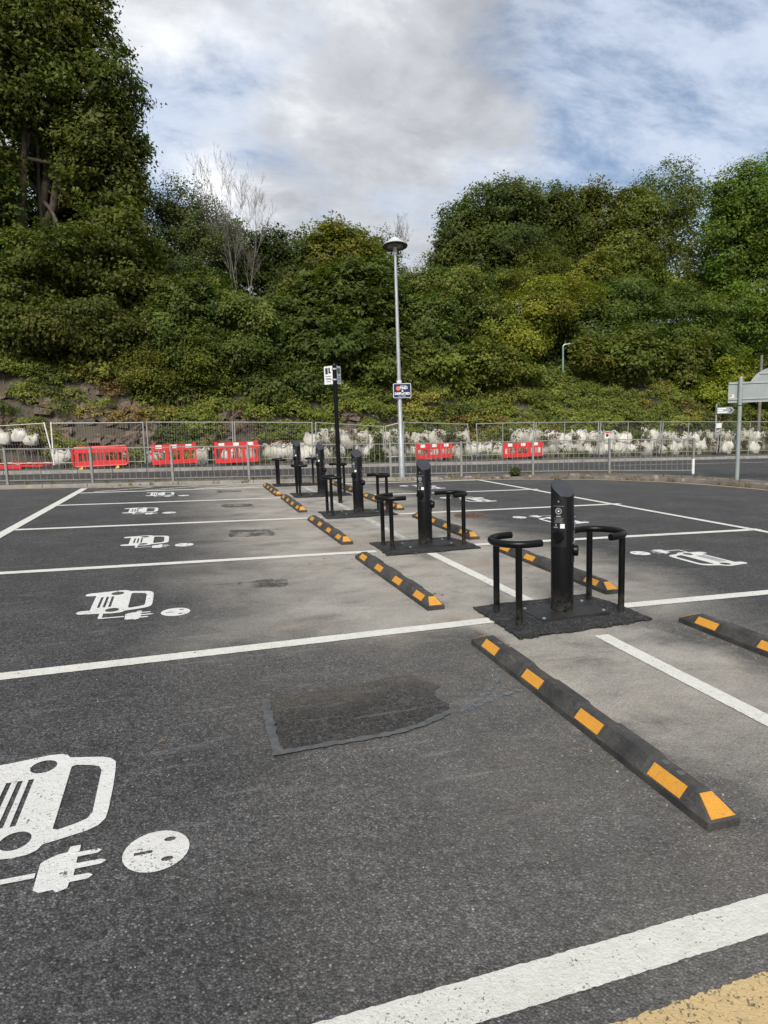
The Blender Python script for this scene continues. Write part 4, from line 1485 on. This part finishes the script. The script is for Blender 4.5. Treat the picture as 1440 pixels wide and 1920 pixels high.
# ------------------------------------------------------------------ foliage
def leaves(C, out, per, spread, size, colr, up=.55, rnd=.9, jit=.17, aspect=.62):
    """leaf-shaped faces clustered round twig points C; returns vertices and a colour for each"""
    N = len(C)
    c = np.repeat(C, per, 0) + rng.normal(0, 1, (N * per, 3)) * spread * np.array([1, 1, .5])
    o = np.repeat(out, per, 0)
    M = N * per
    tw = out * .68 + np.array([0, 0, up]) + rng.normal(0, .40, (N, 3))           # the leaves of one twig lie much the same way
    nrm = np.repeat(tw, per, 0) + rng.normal(0, rnd * .30, (M, 3))
    nrm /= np.linalg.norm(nrm, axis=1, keepdims=True)
    t = rng.normal(0, 1, (M, 3)) + o * .5 + np.array([0, 0, -.35])
    t -= nrm * (t * nrm).sum(1, keepdims=True)
    t /= np.linalg.norm(t, axis=1, keepdims=True)
    b_ = np.cross(nrm, t)
    L = size * rng.uniform(.65, 1.3, (M, 1))
    w_ = L * aspect * .62
    v = np.empty((M, 3, 3))
    v[:, 0] = c - b_ * w_ + nrm * L * .05
    v[:, 1] = c + b_ * w_ + nrm * L * .05
    v[:, 2] = c + t * L - nrm * L * .10
    cc = np.repeat(colr, per, 0) * rng.uniform(1 - jit, 1 + jit, (M, 1))
    cc *= 1 + rng.normal(0, .05, (M, 3))
    return v.reshape(-1, 3), np.repeat(np.clip(cc, .004, 1), 3, 0)


def leaf_object(name, V, Cc, parent=None, mat='leaf', k=3):
    n_ = len(V)
    me = bpy.data.meshes.new(name)
    me.vertices.add(n_)
    me.vertices.foreach_set('co', V.astype(np.float32).ravel())
    me.loops.add(n_)
    me.loops.foreach_set('vertex_index', np.arange(n_, dtype=np.int32))
    me.polygons.add(n_ // k)
    me.polygons.foreach_set('loop_start', np.arange(0, n_, k, dtype=np.int32))
    at_ = me.attributes.new('tint', 'FLOAT_COLOR', 'POINT')
    at_.data.foreach_set('color', np.concatenate([Cc, np.ones((n_, 1))], 1).astype(np.float32).ravel())
    me.materials.append(MATS[mat])
    me.update(calc_edges=True)
    return link(name, me, parent)


def sph(n_):
    v = rng.normal(0, 1, (n_, 3))
    return v / np.linalg.norm(v, axis=1, keepdims=True)


def lump(d, ph): return 1 + .16 * np.sin(d[:, 0] * 5 + ph[0]) * np.sin(d[:, 2] * 4.4 + ph[1]) + .12 * np.sin(d[:, 1] * 8 + ph[2] + d[:, 2] * 6)


def crown_points(lobes, n_, shell=.62, low=1.0):
    """twig points through the outer volume of overlapping lobes"""
    area = np.array([(r[0] * r[2] + r[0] * r[1] + r[1] * r[2]) for _, r in lobes])
    cnt = np.maximum(20, (n_ * area / area.sum()).astype(int))
    P, O, K = [], [], []
    for i, ((c, r), k) in enumerate(zip(lobes, cnt)):
        # each lobe breaks up into sub-clumps, which gives light and dark heads of foliage
        m = max(7, int(10 * (r[0] * r[2]) ** .35))
        heads = sph(m)
        heads[:, 2] = heads[:, 2] * .9 + .08
        hr = rng.uniform(.26, .44, m)
        ih = rng.integers(0, m, k)
        d = heads[ih] * rng.uniform(.62, 1.0, m)[ih][:, None] + sph(k) * (hr[ih] * rng.uniform(.35, 1, k) ** .5)[:, None]
        core = rng.random(k) < .36
        dd = sph(k)
        d = np.where(core[:, None], dd * (shell + (1 - shell) * rng.random(k) ** .6)[:, None] * lump(dd, rng.uniform(0, 6, 3))[:, None] * .92, d)
        P.append(np.asarray(c) + d * np.asarray(r))
        n0 = d / (np.linalg.norm(d, axis=1, keepdims=True) + 1e-6)
        O.append(n0)
        K.append(ih + 100 * i)
        # ragged shoots standing out of the lobe
        m2 = max(5, int(2.6 * (r[0] + r[2])))
        sh = sph(m2)
        sh[:, 2] = np.abs(sh[:, 2]) * .9 + .1
        for q in sh:
            L = rng.uniform(.15, .5)
            st = np.linspace(0, 1, 7)[:, None]
            tip = q * np.array([.7, .7, .5]) + np.array([0, 0, .75]) + rng.normal(0, .15, 3)
            P.append(np.asarray(c) + q * np.asarray(r) * .9 + st * tip * L)
            O.append(np.repeat((q / np.linalg.norm(q))[None], 7, 0))
            K.append(np.full(7, 100 * i + 90))
    return np.concatenate(P), np.concatenate(O), np.concatenate(K)


def palette(base, keys, var=.22, hue=.10):
    """a colour for each clump"""
    u, inv = np.unique(keys, return_inverse=True)
    b_ = np.array(base)[None] * rng.uniform(1 - var, 1 + var, (len(u), 1))
    b_[:, 0] *= rng.uniform(1 - hue, 1 + 1.6 * hue, len(u))
    return b_[inv]


def limb(mb, a, c, r0, r1, bend=.12, n_=7, segs=7):
    a, c = Vector(a), Vector(c)
    L = (c - a).length
    k = Vector((random.uniform(-1, 1), random.uniform(-1, 1), random.uniform(.2, .9))) * L * bend
    pts, rad = [], []
    for i in range(n_ + 1):
        t = i / n_
        pts.append(a.lerp(c, t) + k * math.sin(math.pi * t) + Vector((random.uniform(-1, 1), random.uniform(-1, 1), 0)) * L * .012)
        rad.append(r0 + (r1 - r0) * t ** .8)
    mb.tube(pts, rad, segs, False)
    return pts


def tree(name, label, base, lobes, n_twig, per, size, colr, trunk_r, group, stems=1, bark='bark', var=.32, spread=.16, show_limbs=3, up=.55, cat='tree', mat='leaf', shell=.62):
    base = np.array([base[0], base[1], float(bank_z(base[0], base[1])) - .15])
    root = empty(name, base, 0, False)
    tag(root, label, cat, group)
    bl = [(np.asarray(c) - base, r) for c, r in lobes]
    mb = MB()
    for s_ in range(stems):
        off = Vector((random.uniform(-.9, .9) * (stems > 1), random.uniform(-.3, .3) * (stems > 1), 0))
        top = Vector(bl[s_ % len(bl)][0])
        main = limb(mb, off, off + (top - off) * .9, trunk_r, trunk_r * .35, .06, 10, 10)
        for li, (c, r) in enumerate(bl):
            if stems > 1 and li % stems != s_: continue
            j = random.randint(4, 8)
            q = Vector(c) + Vector((random.uniform(-.3, .3) * r[0], random.uniform(-.3, .3) * r[1], random.uniform(-.2, .5) * r[2]))
            br = limb(mb, main[j], q, trunk_r * .34, trunk_r * .08, .10)
            for _ in range(show_limbs):
                e = Vector(c) + Vector(sph(1)[0]) * .85 * min(r)
                limb(mb, br[random.randint(2, 6)], e, trunk_r * .16, trunk_r * .03, .14, 5, 5)
    mb.build('trunk', bark, root, 60)
    P, O, K = crown_points(bl, int(n_twig * 1.25), shell)
    V, Cc = leaves(P, O, per + 7, spread * 1.05, size * .92, palette(np.array(colr) * LEAF_GAIN, K, var), up)
    leaf_object('crown', V, Cc, root, mat)
    return root


LEAF_GAIN = np.array([1.45, 1.48, .98])


def lob(px, py, rx, ry, Y, dep=.8):
    c = at(px, py, Y)
    m = mpp(c)
    return (c, (rx * m, rx * m * dep, ry * m))


GT = 'trees along the top of the bank'
# the big sycamore on the left
syc = [(100, 40, 115, 100), (165, 160, 95, 85), (50, 160, 100, 105), (190, 265, 80, 70), (145, 300, 62, 66), (205, 350, 68, 55), (-60, 120, 130, 160), (60, -90, 150, 100),
       (-80, 330, 110, 130), (130, 490, 110, 50), (230, 460, 70, 62), (30, 545, 85, 50), (235, 300, 38, 55), (250, 545, 75, 50)]
syc_back = [(50, 400, 120, 100), (180, 410, 90, 80), (120, 300, 90, 80), (-60, 480, 110, 90)]
tree('sycamore_tree', 'towering dark green sycamore with bare lower trunks', at(25, 620, 23.5), [lob(a, b_, c, d, 23.0 if b_ < 420 else 21.8) for a, b_, c, d in syc] + [lob(a, b_, c, d, 26.0, .6) for a, b_, c, d in syc_back], 9200, 9, .145, (.056, .068, .016), .26, GT, stems=3, spread=.19, bark='bark', show_limbs=2)
tree('willow_tree', 'grey-green loose willow beside the sycamore', at(350, 560, 24.5), [lob(345, 410, 62, 62, 24.5), (lob(300, 470, 75, 75, 24.5)), lob(390, 470, 52, 70, 24.6), lob(330, 540, 90, 60, 24.0)], 3000, 8, .09, (.058, .072, .034), .13, GT, spread=.17)
tree('hazel_tree', 'dark hazel growing behind the bare birch', at(515, 560, 27), [lob(505, 490, 62, 48, 27), lob(560, 480, 48, 42, 27), lob(460, 520, 60, 52, 27.2), lob(560, 540, 70, 50, 26.5), lob(430, 470, 42, 50, 27)], 1900, 8, .13, (.048, .062, .022), .12, GT)
tree('ash_tree', 'small yellowish ash rising behind the round maple', at(640, 540, 26.5), [lob(635, 455, 42, 30, 26.5), lob(610, 490, 46, 38, 26.5), lob(670, 490, 40, 36, 26.5)], 1100, 8, .14, (.105, .112, .024), .10, GT, spread=.20)
tree('thorn_tree', 'thin-leaved thorn tree directly behind the lamp head', at(715, 560, 27), [lob(700, 480, 40, 40, 27), lob(725, 520, 38, 40, 27), lob(690, 530, 50, 40, 26.8)], 700, 8, .12, (.058, .072, .030), .08, GT, spread=.19)
tree('oak_tree', 'broad dark oak with rounded crown at the top of the bank', at(955, 580, 28), [lob(945, 408, 88, 60, 28), lob(1025, 425, 74, 66, 28), lob(880, 445, 66, 66, 28), lob(845, 500, 44, 46, 28), lob(960, 470, 110, 62, 28), lob(1060, 480, 60, 60, 28), lob(915, 530, 90, 45, 27.6)], 5200, 9, .15, (.048, .062, .018), .26, GT, spread=.20)
tree('alder_tree', 'olive green alder beside the oak', at(1130, 600, 27.5), [lob(1120, 420, 56, 62, 27.5), lob(1180, 430, 58, 70, 27.5), lob(1150, 500, 80, 70, 27.2)], 2900, 8, .15, (.082, .090, .026), .15, GT, spread=.20)
tree('birch_tree', 'open-crowned birch with sky showing through its leaves', at(1250, 620, 28), [lob(1255, 370, 62, 60, 28), lob(1290, 430, 60, 76, 28), lob(1225, 440, 50, 70, 28), lob(1265, 520, 70, 60, 27.6)], 1250, 6, .14, (.070, .088, .030), .12, GT, spread=.26, bark='pale_bark', show_limbs=5)
tree('rowan_tree', 'bright green ash-leaved tree closest to the timber pole', at(1390, 660, 23.5), [lob(1395, 375, 62, 60, 23.5), lob(1440, 430, 88, 84, 23.5), lob(1375, 470, 58, 80, 23.5), lob(1420, 560, 80, 70, 23.3), lob(1500, 350, 80, 84, 23.7), lob(1390, 610, 60, 50, 23.0)], 4600, 9, .15, (.066, .100, .020), .18, GT, spread=.20, bark='pale_bark')

GS = 'shrubs on the bank'
tree('maple_bush', 'large dark round maple bush in front of the lamp pole', at(650, 735, 21.8), [lob(650, 585, 98, 84, 22.4), lob(590, 630, 74, 68, 22.1), lob(705, 620, 58, 84, 22.1), lob(640, 665, 108, 52, 21.6), lob(690, 535, 55, 45, 22.8)], 4200, 9, .17, (.048, .064, .017), .14, GS, cat='bush', spread=.15, up=.7)
tree('elder_bush', 'pale rounded elder bush right of the lamp pole', at(805, 690, 21.6), [lob(803, 600, 52, 48, 21.8), lob(800, 650, 58, 44, 21.5)], 1500, 8, .13, (.070, .092, .030), .07, GS, cat='bush', spread=.14)
tree('laurel_bush', 'upright glossy laurel bush below the willow', at(350, 690, 20.8), [lob(345, 590, 46, 62, 21.0), lob(385, 600, 30, 68, 21.1), lob(350, 655, 66, 42, 20.7), lob(300, 620, 40, 55, 20.9)], 1900, 8, .12, (.060, .082, .026), .07, GS, cat='bush', spread=.13)
tree('hawthorn_bush', 'tangled hawthorn bush at the foot of the sycamore', at(150, 690, 20.8), [lob(150, 610, 100, 50, 21.0), lob(60, 620, 80, 46, 21.0), lob(230, 630, 70, 46, 20.9)], 2200, 8, .12, (.055, .064, .019), .08, GS, cat='bush', spread=.15)
tree('buddleia_bush', 'feathery green buddleia below the bare birch', at(465, 700, 21), [lob(465, 615, 64, 52, 21.3), lob(440, 665, 70, 44, 20.8), lob(520, 600, 40, 40, 21.5)], 1700, 8, .12, (.066, .086, .026), .06, GS, cat='bush', spread=.15)
tree('sallow_bush', 'olive sallow bush under the left edge of the oak', at(870, 650, 23), [lob(860, 545, 66, 46, 23.2), lob(900, 600, 66, 52, 22.8), lob(810, 545, 40, 36, 23.4)], 1900, 8, .12, (.078, .094, .028), .08, GS, cat='bush', spread=.17)
tree('field_maple_bush', 'yellow-green field maple in the middle of the bank', at(1005, 680, 22), [lob(1000, 590, 76, 52, 22.4), lob(1060, 565, 62, 46, 22.8), lob(960, 640, 66, 46, 21.8)], 2300, 8, .12, (.115, .122, .022), .08, GS, cat='bush', spread=.17)
tree('dogwood_bush', 'deep green dogwood above the small street light', at(1120, 690, 22), [lob(1110, 620, 76, 52, 22.3), lob(1170, 570, 62, 50, 22.8), lob(1180, 650, 80, 52, 22)], 2300, 8, .12, (.052, .072, .020), .08, GS, cat='bush', spread=.16)
tree('hazel_bush', 'mid green hazel bush in front of the birch', at(1270, 700, 22), [lob(1270, 600, 80, 54, 22.6), lob(1300, 660, 76, 54, 22.0), lob(1350, 600, 60, 50, 22.6)], 2200, 8, .12, (.060, .080, .020), .08, GS, cat='bush', spread=.16)
tree('golden_bush', 'bright yellow-green bush just above the arrow sign', at(1380, 745, 19.8), [lob(1372, 705, 40, 34, 19.9), lob(1335, 740, 34, 28, 19.7), lob(1420, 730, 40, 30, 19.8)], 1000, 8, .12, (.110, .130, .020), .05, GS, cat='bush', spread=.13)


# self-sown shrubs that only their place tells apart
ws = random.Random(19)
for px, py, Y in ((20, 630, 21.2), (300, 690, 20.5), (420, 690, 20.3), (560, 720, 20.1), (760, 690, 20.6), (860, 690, 20.6), (930, 700, 20.4), (1150, 680, 20.6), (1230, 690, 20.5), (1010, 530, 25.5), (1120, 540, 25.5),
                  (1210, 545, 25.5), (770, 560, 24.5), (560, 560, 24.5), (400, 570, 23.5), (1320, 560, 25), (250, 590, 22.5), (110, 560, 24.5), (40, 570, 24.5)):
    rr_ = ws.uniform(34, 56)
    tree('wild_shrub', 'self-sown leafy shrub among the creeper on the bank', at(px, py + 30, Y), [lob(px + ws.uniform(-60, 60), py + ws.uniform(-28, 26), rr_ * ws.uniform(.45, 1.0), rr_ * ws.uniform(.35, .95), Y + ws.uniform(-.3, .5)) for _ in range(5)], 950, 8, ws.choice((.085, .11, .14, .17)),
         ws.choice(((.066, .080, .020), (.080, .096, .022), (.052, .068, .024), (.092, .100, .024))), .05, 'self-sown shrubs on the bank', cat='bush', spread=.16)


# a dead birch and dead saplings: bare branching wood
def bare(name, label, px, py, Y, topy, spread_px, stems, seed, mat='pale_bark', r0=.075):
    rr = random.Random(seed)
    b0 = at(px, py, Y)
    z0 = float(bank_z(b0[0], Y))
    H_ = at(px, topy, Y)[2] - z0
    root = empty(name, (b0[0], Y, z0 - .1), 0, False)
    tag(root, label, 'tree', 'bare trees on the bank')
    W_ = spread_px * mpp(b0)
    mb = MB()
    start = max(.05, (b0[2] - z0) / H_ * .4)

    def grow(p, d, L, r, lev):
        n_ = 6
        pts, rad = [Vector(p)], [r]
        q = Vector(p)
        dd = Vector(d)
        for i in range(n_):
            dd = (dd + Vector((rr.gauss(0, .06), rr.gauss(0, .06), .055))).normalized()
            q = q + dd * L / n_
            pts.append(q.copy())
            rad.append(r * (1 - .78 * (i + 1) / n_))
        mb.tube(pts, rad, 6 if lev < 2 else 4, False)
        if lev < 4:
            k = (6, 7, 6, 4)[lev]
            for _ in range(k):
                i = rr.randint(2 if lev else 3, n_)
                a = rr.uniform(0, 6.28)
                s_ = Vector((math.cos(a), math.sin(a), 0)) * rr.uniform(.35, .75)
                grow(pts[i], (dd + s_ + Vector((0, 0, .2))).normalized(), L * rr.uniform(.34, .54), max(.0035, rad[i] * .60), lev + 1)

    for k in range(stems):
        a = rr.uniform(0, 6.28)
        lean_ = Vector(((k - (stems - 1) / 2) * .16 + rr.uniform(-.05, .05), rr.uniform(-.08, .08), 1)).normalized()
        grow((rr.uniform(-.15, .15), 0, 0), lean_, H_ * rr.uniform(.72, .86), r0 * rr.uniform(.8, 1.1), 0)
    mb.build('branches', mat, root, 60)


bare('dead_birch', 'pale leafless birch with fine upright twigs against the sky', 455, 570, 24.0, 368, 110, 3, 9, 'pale_bark', .05)
bare('dead_sapling', 'thin leafless sapling behind the lamp head', 735, 520, 27.2, 432, 40, 1, 4, 'twig_bark', .03)

# ------------------------------------------------------------------ undergrowth nobody could count
def mounds(name, n_, xr, sr, rad, size, cols, wts, per_area, hz=.75, mat='leaf', keep=None, spread=.11):
    V, Cc = [], []
    for _ in range(n_):
        x = rng.uniform(*xr)
        s_ = rng.uniform(*sr)
        y = 19.0 + s_
        if keep is not None and not keep(x, s_): continue
        r = rng.uniform(*rad)
        z = float(bank_z(x, y))
        k = int(per_area * r * r)
        d = sph(k)
        d[:, 2] = np.abs(d[:, 2]) * 1.0 - .25
        d[:, 1] -= .25
        ph = rng.uniform(0, 6, 3)
        rr = lump(d, ph) * rng.uniform(.72, 1.05, k)
        P = np.array([x, y, z]) + d * rr[:, None] * np.array([r * 1.15, r * .8, r * hz])
        n0 = d / np.linalg.norm(d, axis=1, keepdims=True)
        u_ = float(np.clip(.5 + .42 * hnoise(x * .55 + 3, z * 1.1) + rng.normal(0, .16), 0, .999))
        base = np.array(cols[int(np.searchsorted(np.cumsum(wts), u_))])[None] * rng.uniform(.78, 1.22)
        v, c = leaves(P, n0, 9, spread, size * .9, np.repeat(base, k, 0) * rng.uniform(.82, 1.18, (k, 1)), .5)
        V.append(v)
        Cc.append(c)
    o = leaf_object(name, np.concatenate(V), np.concatenate(Cc), None, mat)
    return tag(o, kind='stuff')


GREENS = [(.104, .128, .028), (.128, .156, .032), (.074, .094, .025), (.172, .188, .034), (.140, .130, .038)]
o = mounds('bramble_undergrowth', 500, (-17, 37), (2.2, 10.5), (.45, 1.1), .115, GREENS, [.32, .26, .2, .14, .08], 200)
tag(o, 'dense green bramble and shrub growth covering the bank', 'undergrowth')
FACE = [(.140, .166, .032), (.185, .208, .038), (.092, .112, .028), (.225, .206, .042), (.200, .135, .048)]
o = mounds('ivy_cover', 980, (-16, 36), (0, 2.6), (.30, .72), .09, FACE, [.36, .28, .18, .13, .05], 260, .8,
           keep=lambda x, s_: not (x < .6 and s_ < .9 and rng.random() < .52) and not (x < -3.2 and .15 < s_ < 1.7 and rng.random() < .45) and not (3.0 < x < 3.9 and s_ < .7), spread=.085)
tag(o, 'ivy and creeper, partly yellowed, hanging over the foot of the bank', 'ivy')
o = mounds('withered_creeper', 60, (-12, 30), (-.15, 1.0), (.25, .5), .075, [(.17, .085, .045), (.15, .12, .05), (.11, .07, .045)], [.4, .3, .3], 210, .8, 'dry_leaf', spread=.09)
tag(o, 'withered brown creeper on the stone face', 'creeper')
# creeper over the bags
V, Cc = [], []
for _ in range(100):
    x, y, z = rng.uniform(2, 24), rng.uniform(17.75, 18.2), rng.uniform(.1, 1.05)
    k = 26
    d = sph(k)
    P = np.array([x, y, z]) + d * np.array([.16, .10, .22]) * rng.uniform(.5, 1.2)
    v, c = leaves(P, d, 5, .06, .07, np.repeat(np.array([[(.085, .10, .025), (.12, .10, .04), (.14, .075, .05)][rng.choice(3, p=[.6, .25, .15])]]), k, 0))
    V.append(v)
    Cc.append(c)
tag(leaf_object('bag_creeper', np.concatenate(V), np.concatenate(Cc)), 'sprigs of creeper growing over and between the bulk bags', 'creeper', kind='stuff')
# weeds along the fence line and through the bags
o = mounds('fence_weeds', 70, (-12, 26), (-1.75, -.75), (.16, .40), .07, [(.085, .10, .026), (.11, .105, .04), (.06, .075, .022)], [.45, .25, .3], 420, 1.0,
           keep=lambda x, s_: rng.random() < (.9 if x < 1 else .45), spread=.09)
o.location.z += .0
tag(o, 'weeds growing along the mesh fence and between bags', 'weeds')

# dry trailing stems hanging on the rock
mb = MB()
rt = random.Random(77)
for _ in range(260):
    x = rt.uniform(-11, 12) if rt.random() < .75 else rt.uniform(12, 28)
    z1 = rt.uniform(1.2, 2.9)
    y1 = 19.1 + (z1 / 3.3) ** 1.4 * 2.2
    L = rt.uniform(.4, 1.4)
    dx = rt.uniform(-.25, .25)
    mb.tube([(x, y1 - .25, z1), (x + dx * .5, y1 - .42, z1 - L * .5), (x + dx, y1 - .46, z1 - L)], [.007, .006, .004], 3, False)
tag(mb.build('trailing_stems', 'twig_bark', None, 0), 'dry trailing stems hanging down the stone face', 'stems', kind='stuff')


# tufts of grass blades
def blades(name, pts, h, colr, label, w_=.009):
    V, Cc = [], []
    for (x, y, z, s_, k) in pts:
        a = rng.uniform(0, 6.28, k)
        le = rng.uniform(.1, .75, k)
        L = h * s_ * rng.uniform(.5, 1.2, k)
        bx = x + rng.normal(0, .05 * s_, k)
        by = y + rng.normal(0, .05 * s_, k)
        b0 = np.stack([bx, by, np.full(k, z)], 1)
        dr = np.stack([np.cos(a) * le, np.sin(a) * le, np.ones(k)], 1) * L[:, None]
        sd_ = np.stack([-np.sin(a), np.cos(a), np.zeros(k)], 1) * w_ * s_
        v = np.stack([b0 - sd_, b0 + sd_, b0 + dr * .55 + sd_ * .7, b0 + dr * np.array([1.15, 1.15, .95])], 1)
        V.append(v.reshape(-1, 3))
        Cc.append(np.repeat(np.array(colr)[None] * rng.uniform(.6, 1.4, (k, 1)), 4, 0))
    o = leaf_object(name, np.concatenate(V), np.concatenate(Cc), None, 'dry_leaf', 4)
    return tag(o, label, 'grass', kind='stuff')


pts = []
for _ in range(150):
    s_ = rng.uniform(18, AL[-1] - 12)
    (x, y), a = on_kerb(s_)
    of = rng.uniform(.16, .85) if rng.random() < .7 else .0
    q = (x - math.sin(a) * of, y + math.cos(a) * of)
    if x < 3 and rng.random() < .35: continue
    pts.append((q[0], q[1], vz(x) - .02 if of > .05 else 0, rng.uniform(.3, .8), 14))
blades('verge_grass', pts, .20, (.17, .14, .07), 'dry straggling grass along the verge and kerb')
pts = [(rng.uniform(-11, 24), rng.uniform(17.3, 17.7), .085, rng.uniform(.6, 1.6), 22) for _ in range(130)]
blades('fence_grass', pts, .26, (.12, .125, .05), 'long grass tufts behind the mesh fence')

# leafy weed clump in front of the bags, weed in the kerb
for px, Y, z, r, lab in ((708, 16.9, .09, .33, 'bushy green weed clump by the lamp post in front of the bags'), (966, None, .06, .14, 'small leafy weed sprouting from the kerb stones'), (215, 16.95, .09, .30, 'green weed behind the yellow-footed barrier')):
    q = gp(px, 893, .05) if Y is None else at(px, 860, Y)
    root = empty('weed_plant', (q[0], q[1] if Y is None else Y, z), 0, False)
    tag(root, lab, 'weed')
    k = int(700 * r)
    d = sph(k)
    d[:, 2] = np.abs(d[:, 2])
    P = d * rng.uniform(.35, 1, (k, 1)) * np.array([r, r * .7, r * 1.7]) + np.array([0, 0, .02])
    V, Cc = leaves(P, d, 6, .04, .075 if r > .2 else .05, np.repeat(np.array([(.075, .095, .026)]), k, 0))
    leaf_object('foliage', V, Cc, root)
    mb = MB()
    for _ in range(12):
        e = Vector(sph(1)[0])
        e.z = abs(e.z) + .4
        mb.tube([(0, 0, -.01), e * r * .6, Vector((e.x * r, e.y * r, e.z * r * 1.3))], [.008, .006, .003], 4, False)
    mb.build('stem', 'twig_bark', root, 0)

# loose grit on the tarmac
peb = []
mb = MB()
rg = random.Random(8)


def grit(x, y, s_):
    n_ = 5
    o_ = len(mb.v)
    for j, (zz, rr) in enumerate(((-.1, .8), (.45, 1.0), (.9, .55))):
        for k in range(n_):
            a = 2 * math.pi * k / n_ + rg.uniform(-.3, .3)
            mb.v.append((x + s_ * rr * math.cos(a) * rg.uniform(.7, 1.2), y + s_ * rr * math.sin(a) * rg.uniform(.7, 1.2), .0 + s_ * zz * .8))
    for j in range(2):
        for k in range(n_): mb.f.append((o_ + j * n_ + k, o_ + j * n_ + (k + 1) % n_, o_ + (j + 1) * n_ + (k + 1) % n_, o_ + (j + 1) * n_ + k))
    mb.f.append(tuple(o_ + 2 * n_ + k for k in range(n_)))


for _ in range(420):
    x, y, row = STOPS[rg.randrange(10)]
    grit(x + rg.choice((-1, 1)) * (.085 + abs(rg.gauss(0, .03))), y + rg.uniform(0, 2.0), rg.uniform(.0025, .007))
for _ in range(500):
    i = rg.randrange(5)
    a = rg.uniform(0, 6.28)
    grit(POSTS[i][0] + .66 * math.cos(a) * rg.uniform(.9, 1.25), POSTS[i][1] + .48 * math.sin(a) * rg.uniform(.9, 1.3), rg.uniform(.002, .006))
for _ in range(350): grit(rg.uniform(-4.5, 1.5), rg.uniform(-3.2, 4), rg.uniform(.002, .0055))
tag(mb.build('loose_grit', 'pebble', None, 0), 'loose grit scattered on the tarmac', 'grit', kind='stuff')

# a few fallen leaves blown against the stops and kerb
P = []
for _ in range(70):
    if rg.random() < .5:
        x, y, row = STOPS[rg.randrange(10)]
        P.append((x + rg.choice((-1, 1)) * rg.uniform(.09, .22), y + rg.uniform(0, 2), .004))
    else:
        P.append((rg.uniform(-4.5, 3), rg.uniform(-2.5, 9), .004))
P = np.array(P)
V, Cc = leaves(P, np.tile(np.array([[0, 0, 1.0]]), (len(P), 1)), 1, .0, .03, np.array([(.16, .10, .045)]) * np.ones((len(P), 1)), 3.0, .2, .4)
V[:, 2] = np.maximum(V[:, 2], .0025)
tag(leaf_object('fallen_leaves', V, Cc, None, 'dry_leaf'), 'small brown fallen leaves scattered on the tarmac', 'leaves', kind='stuff')
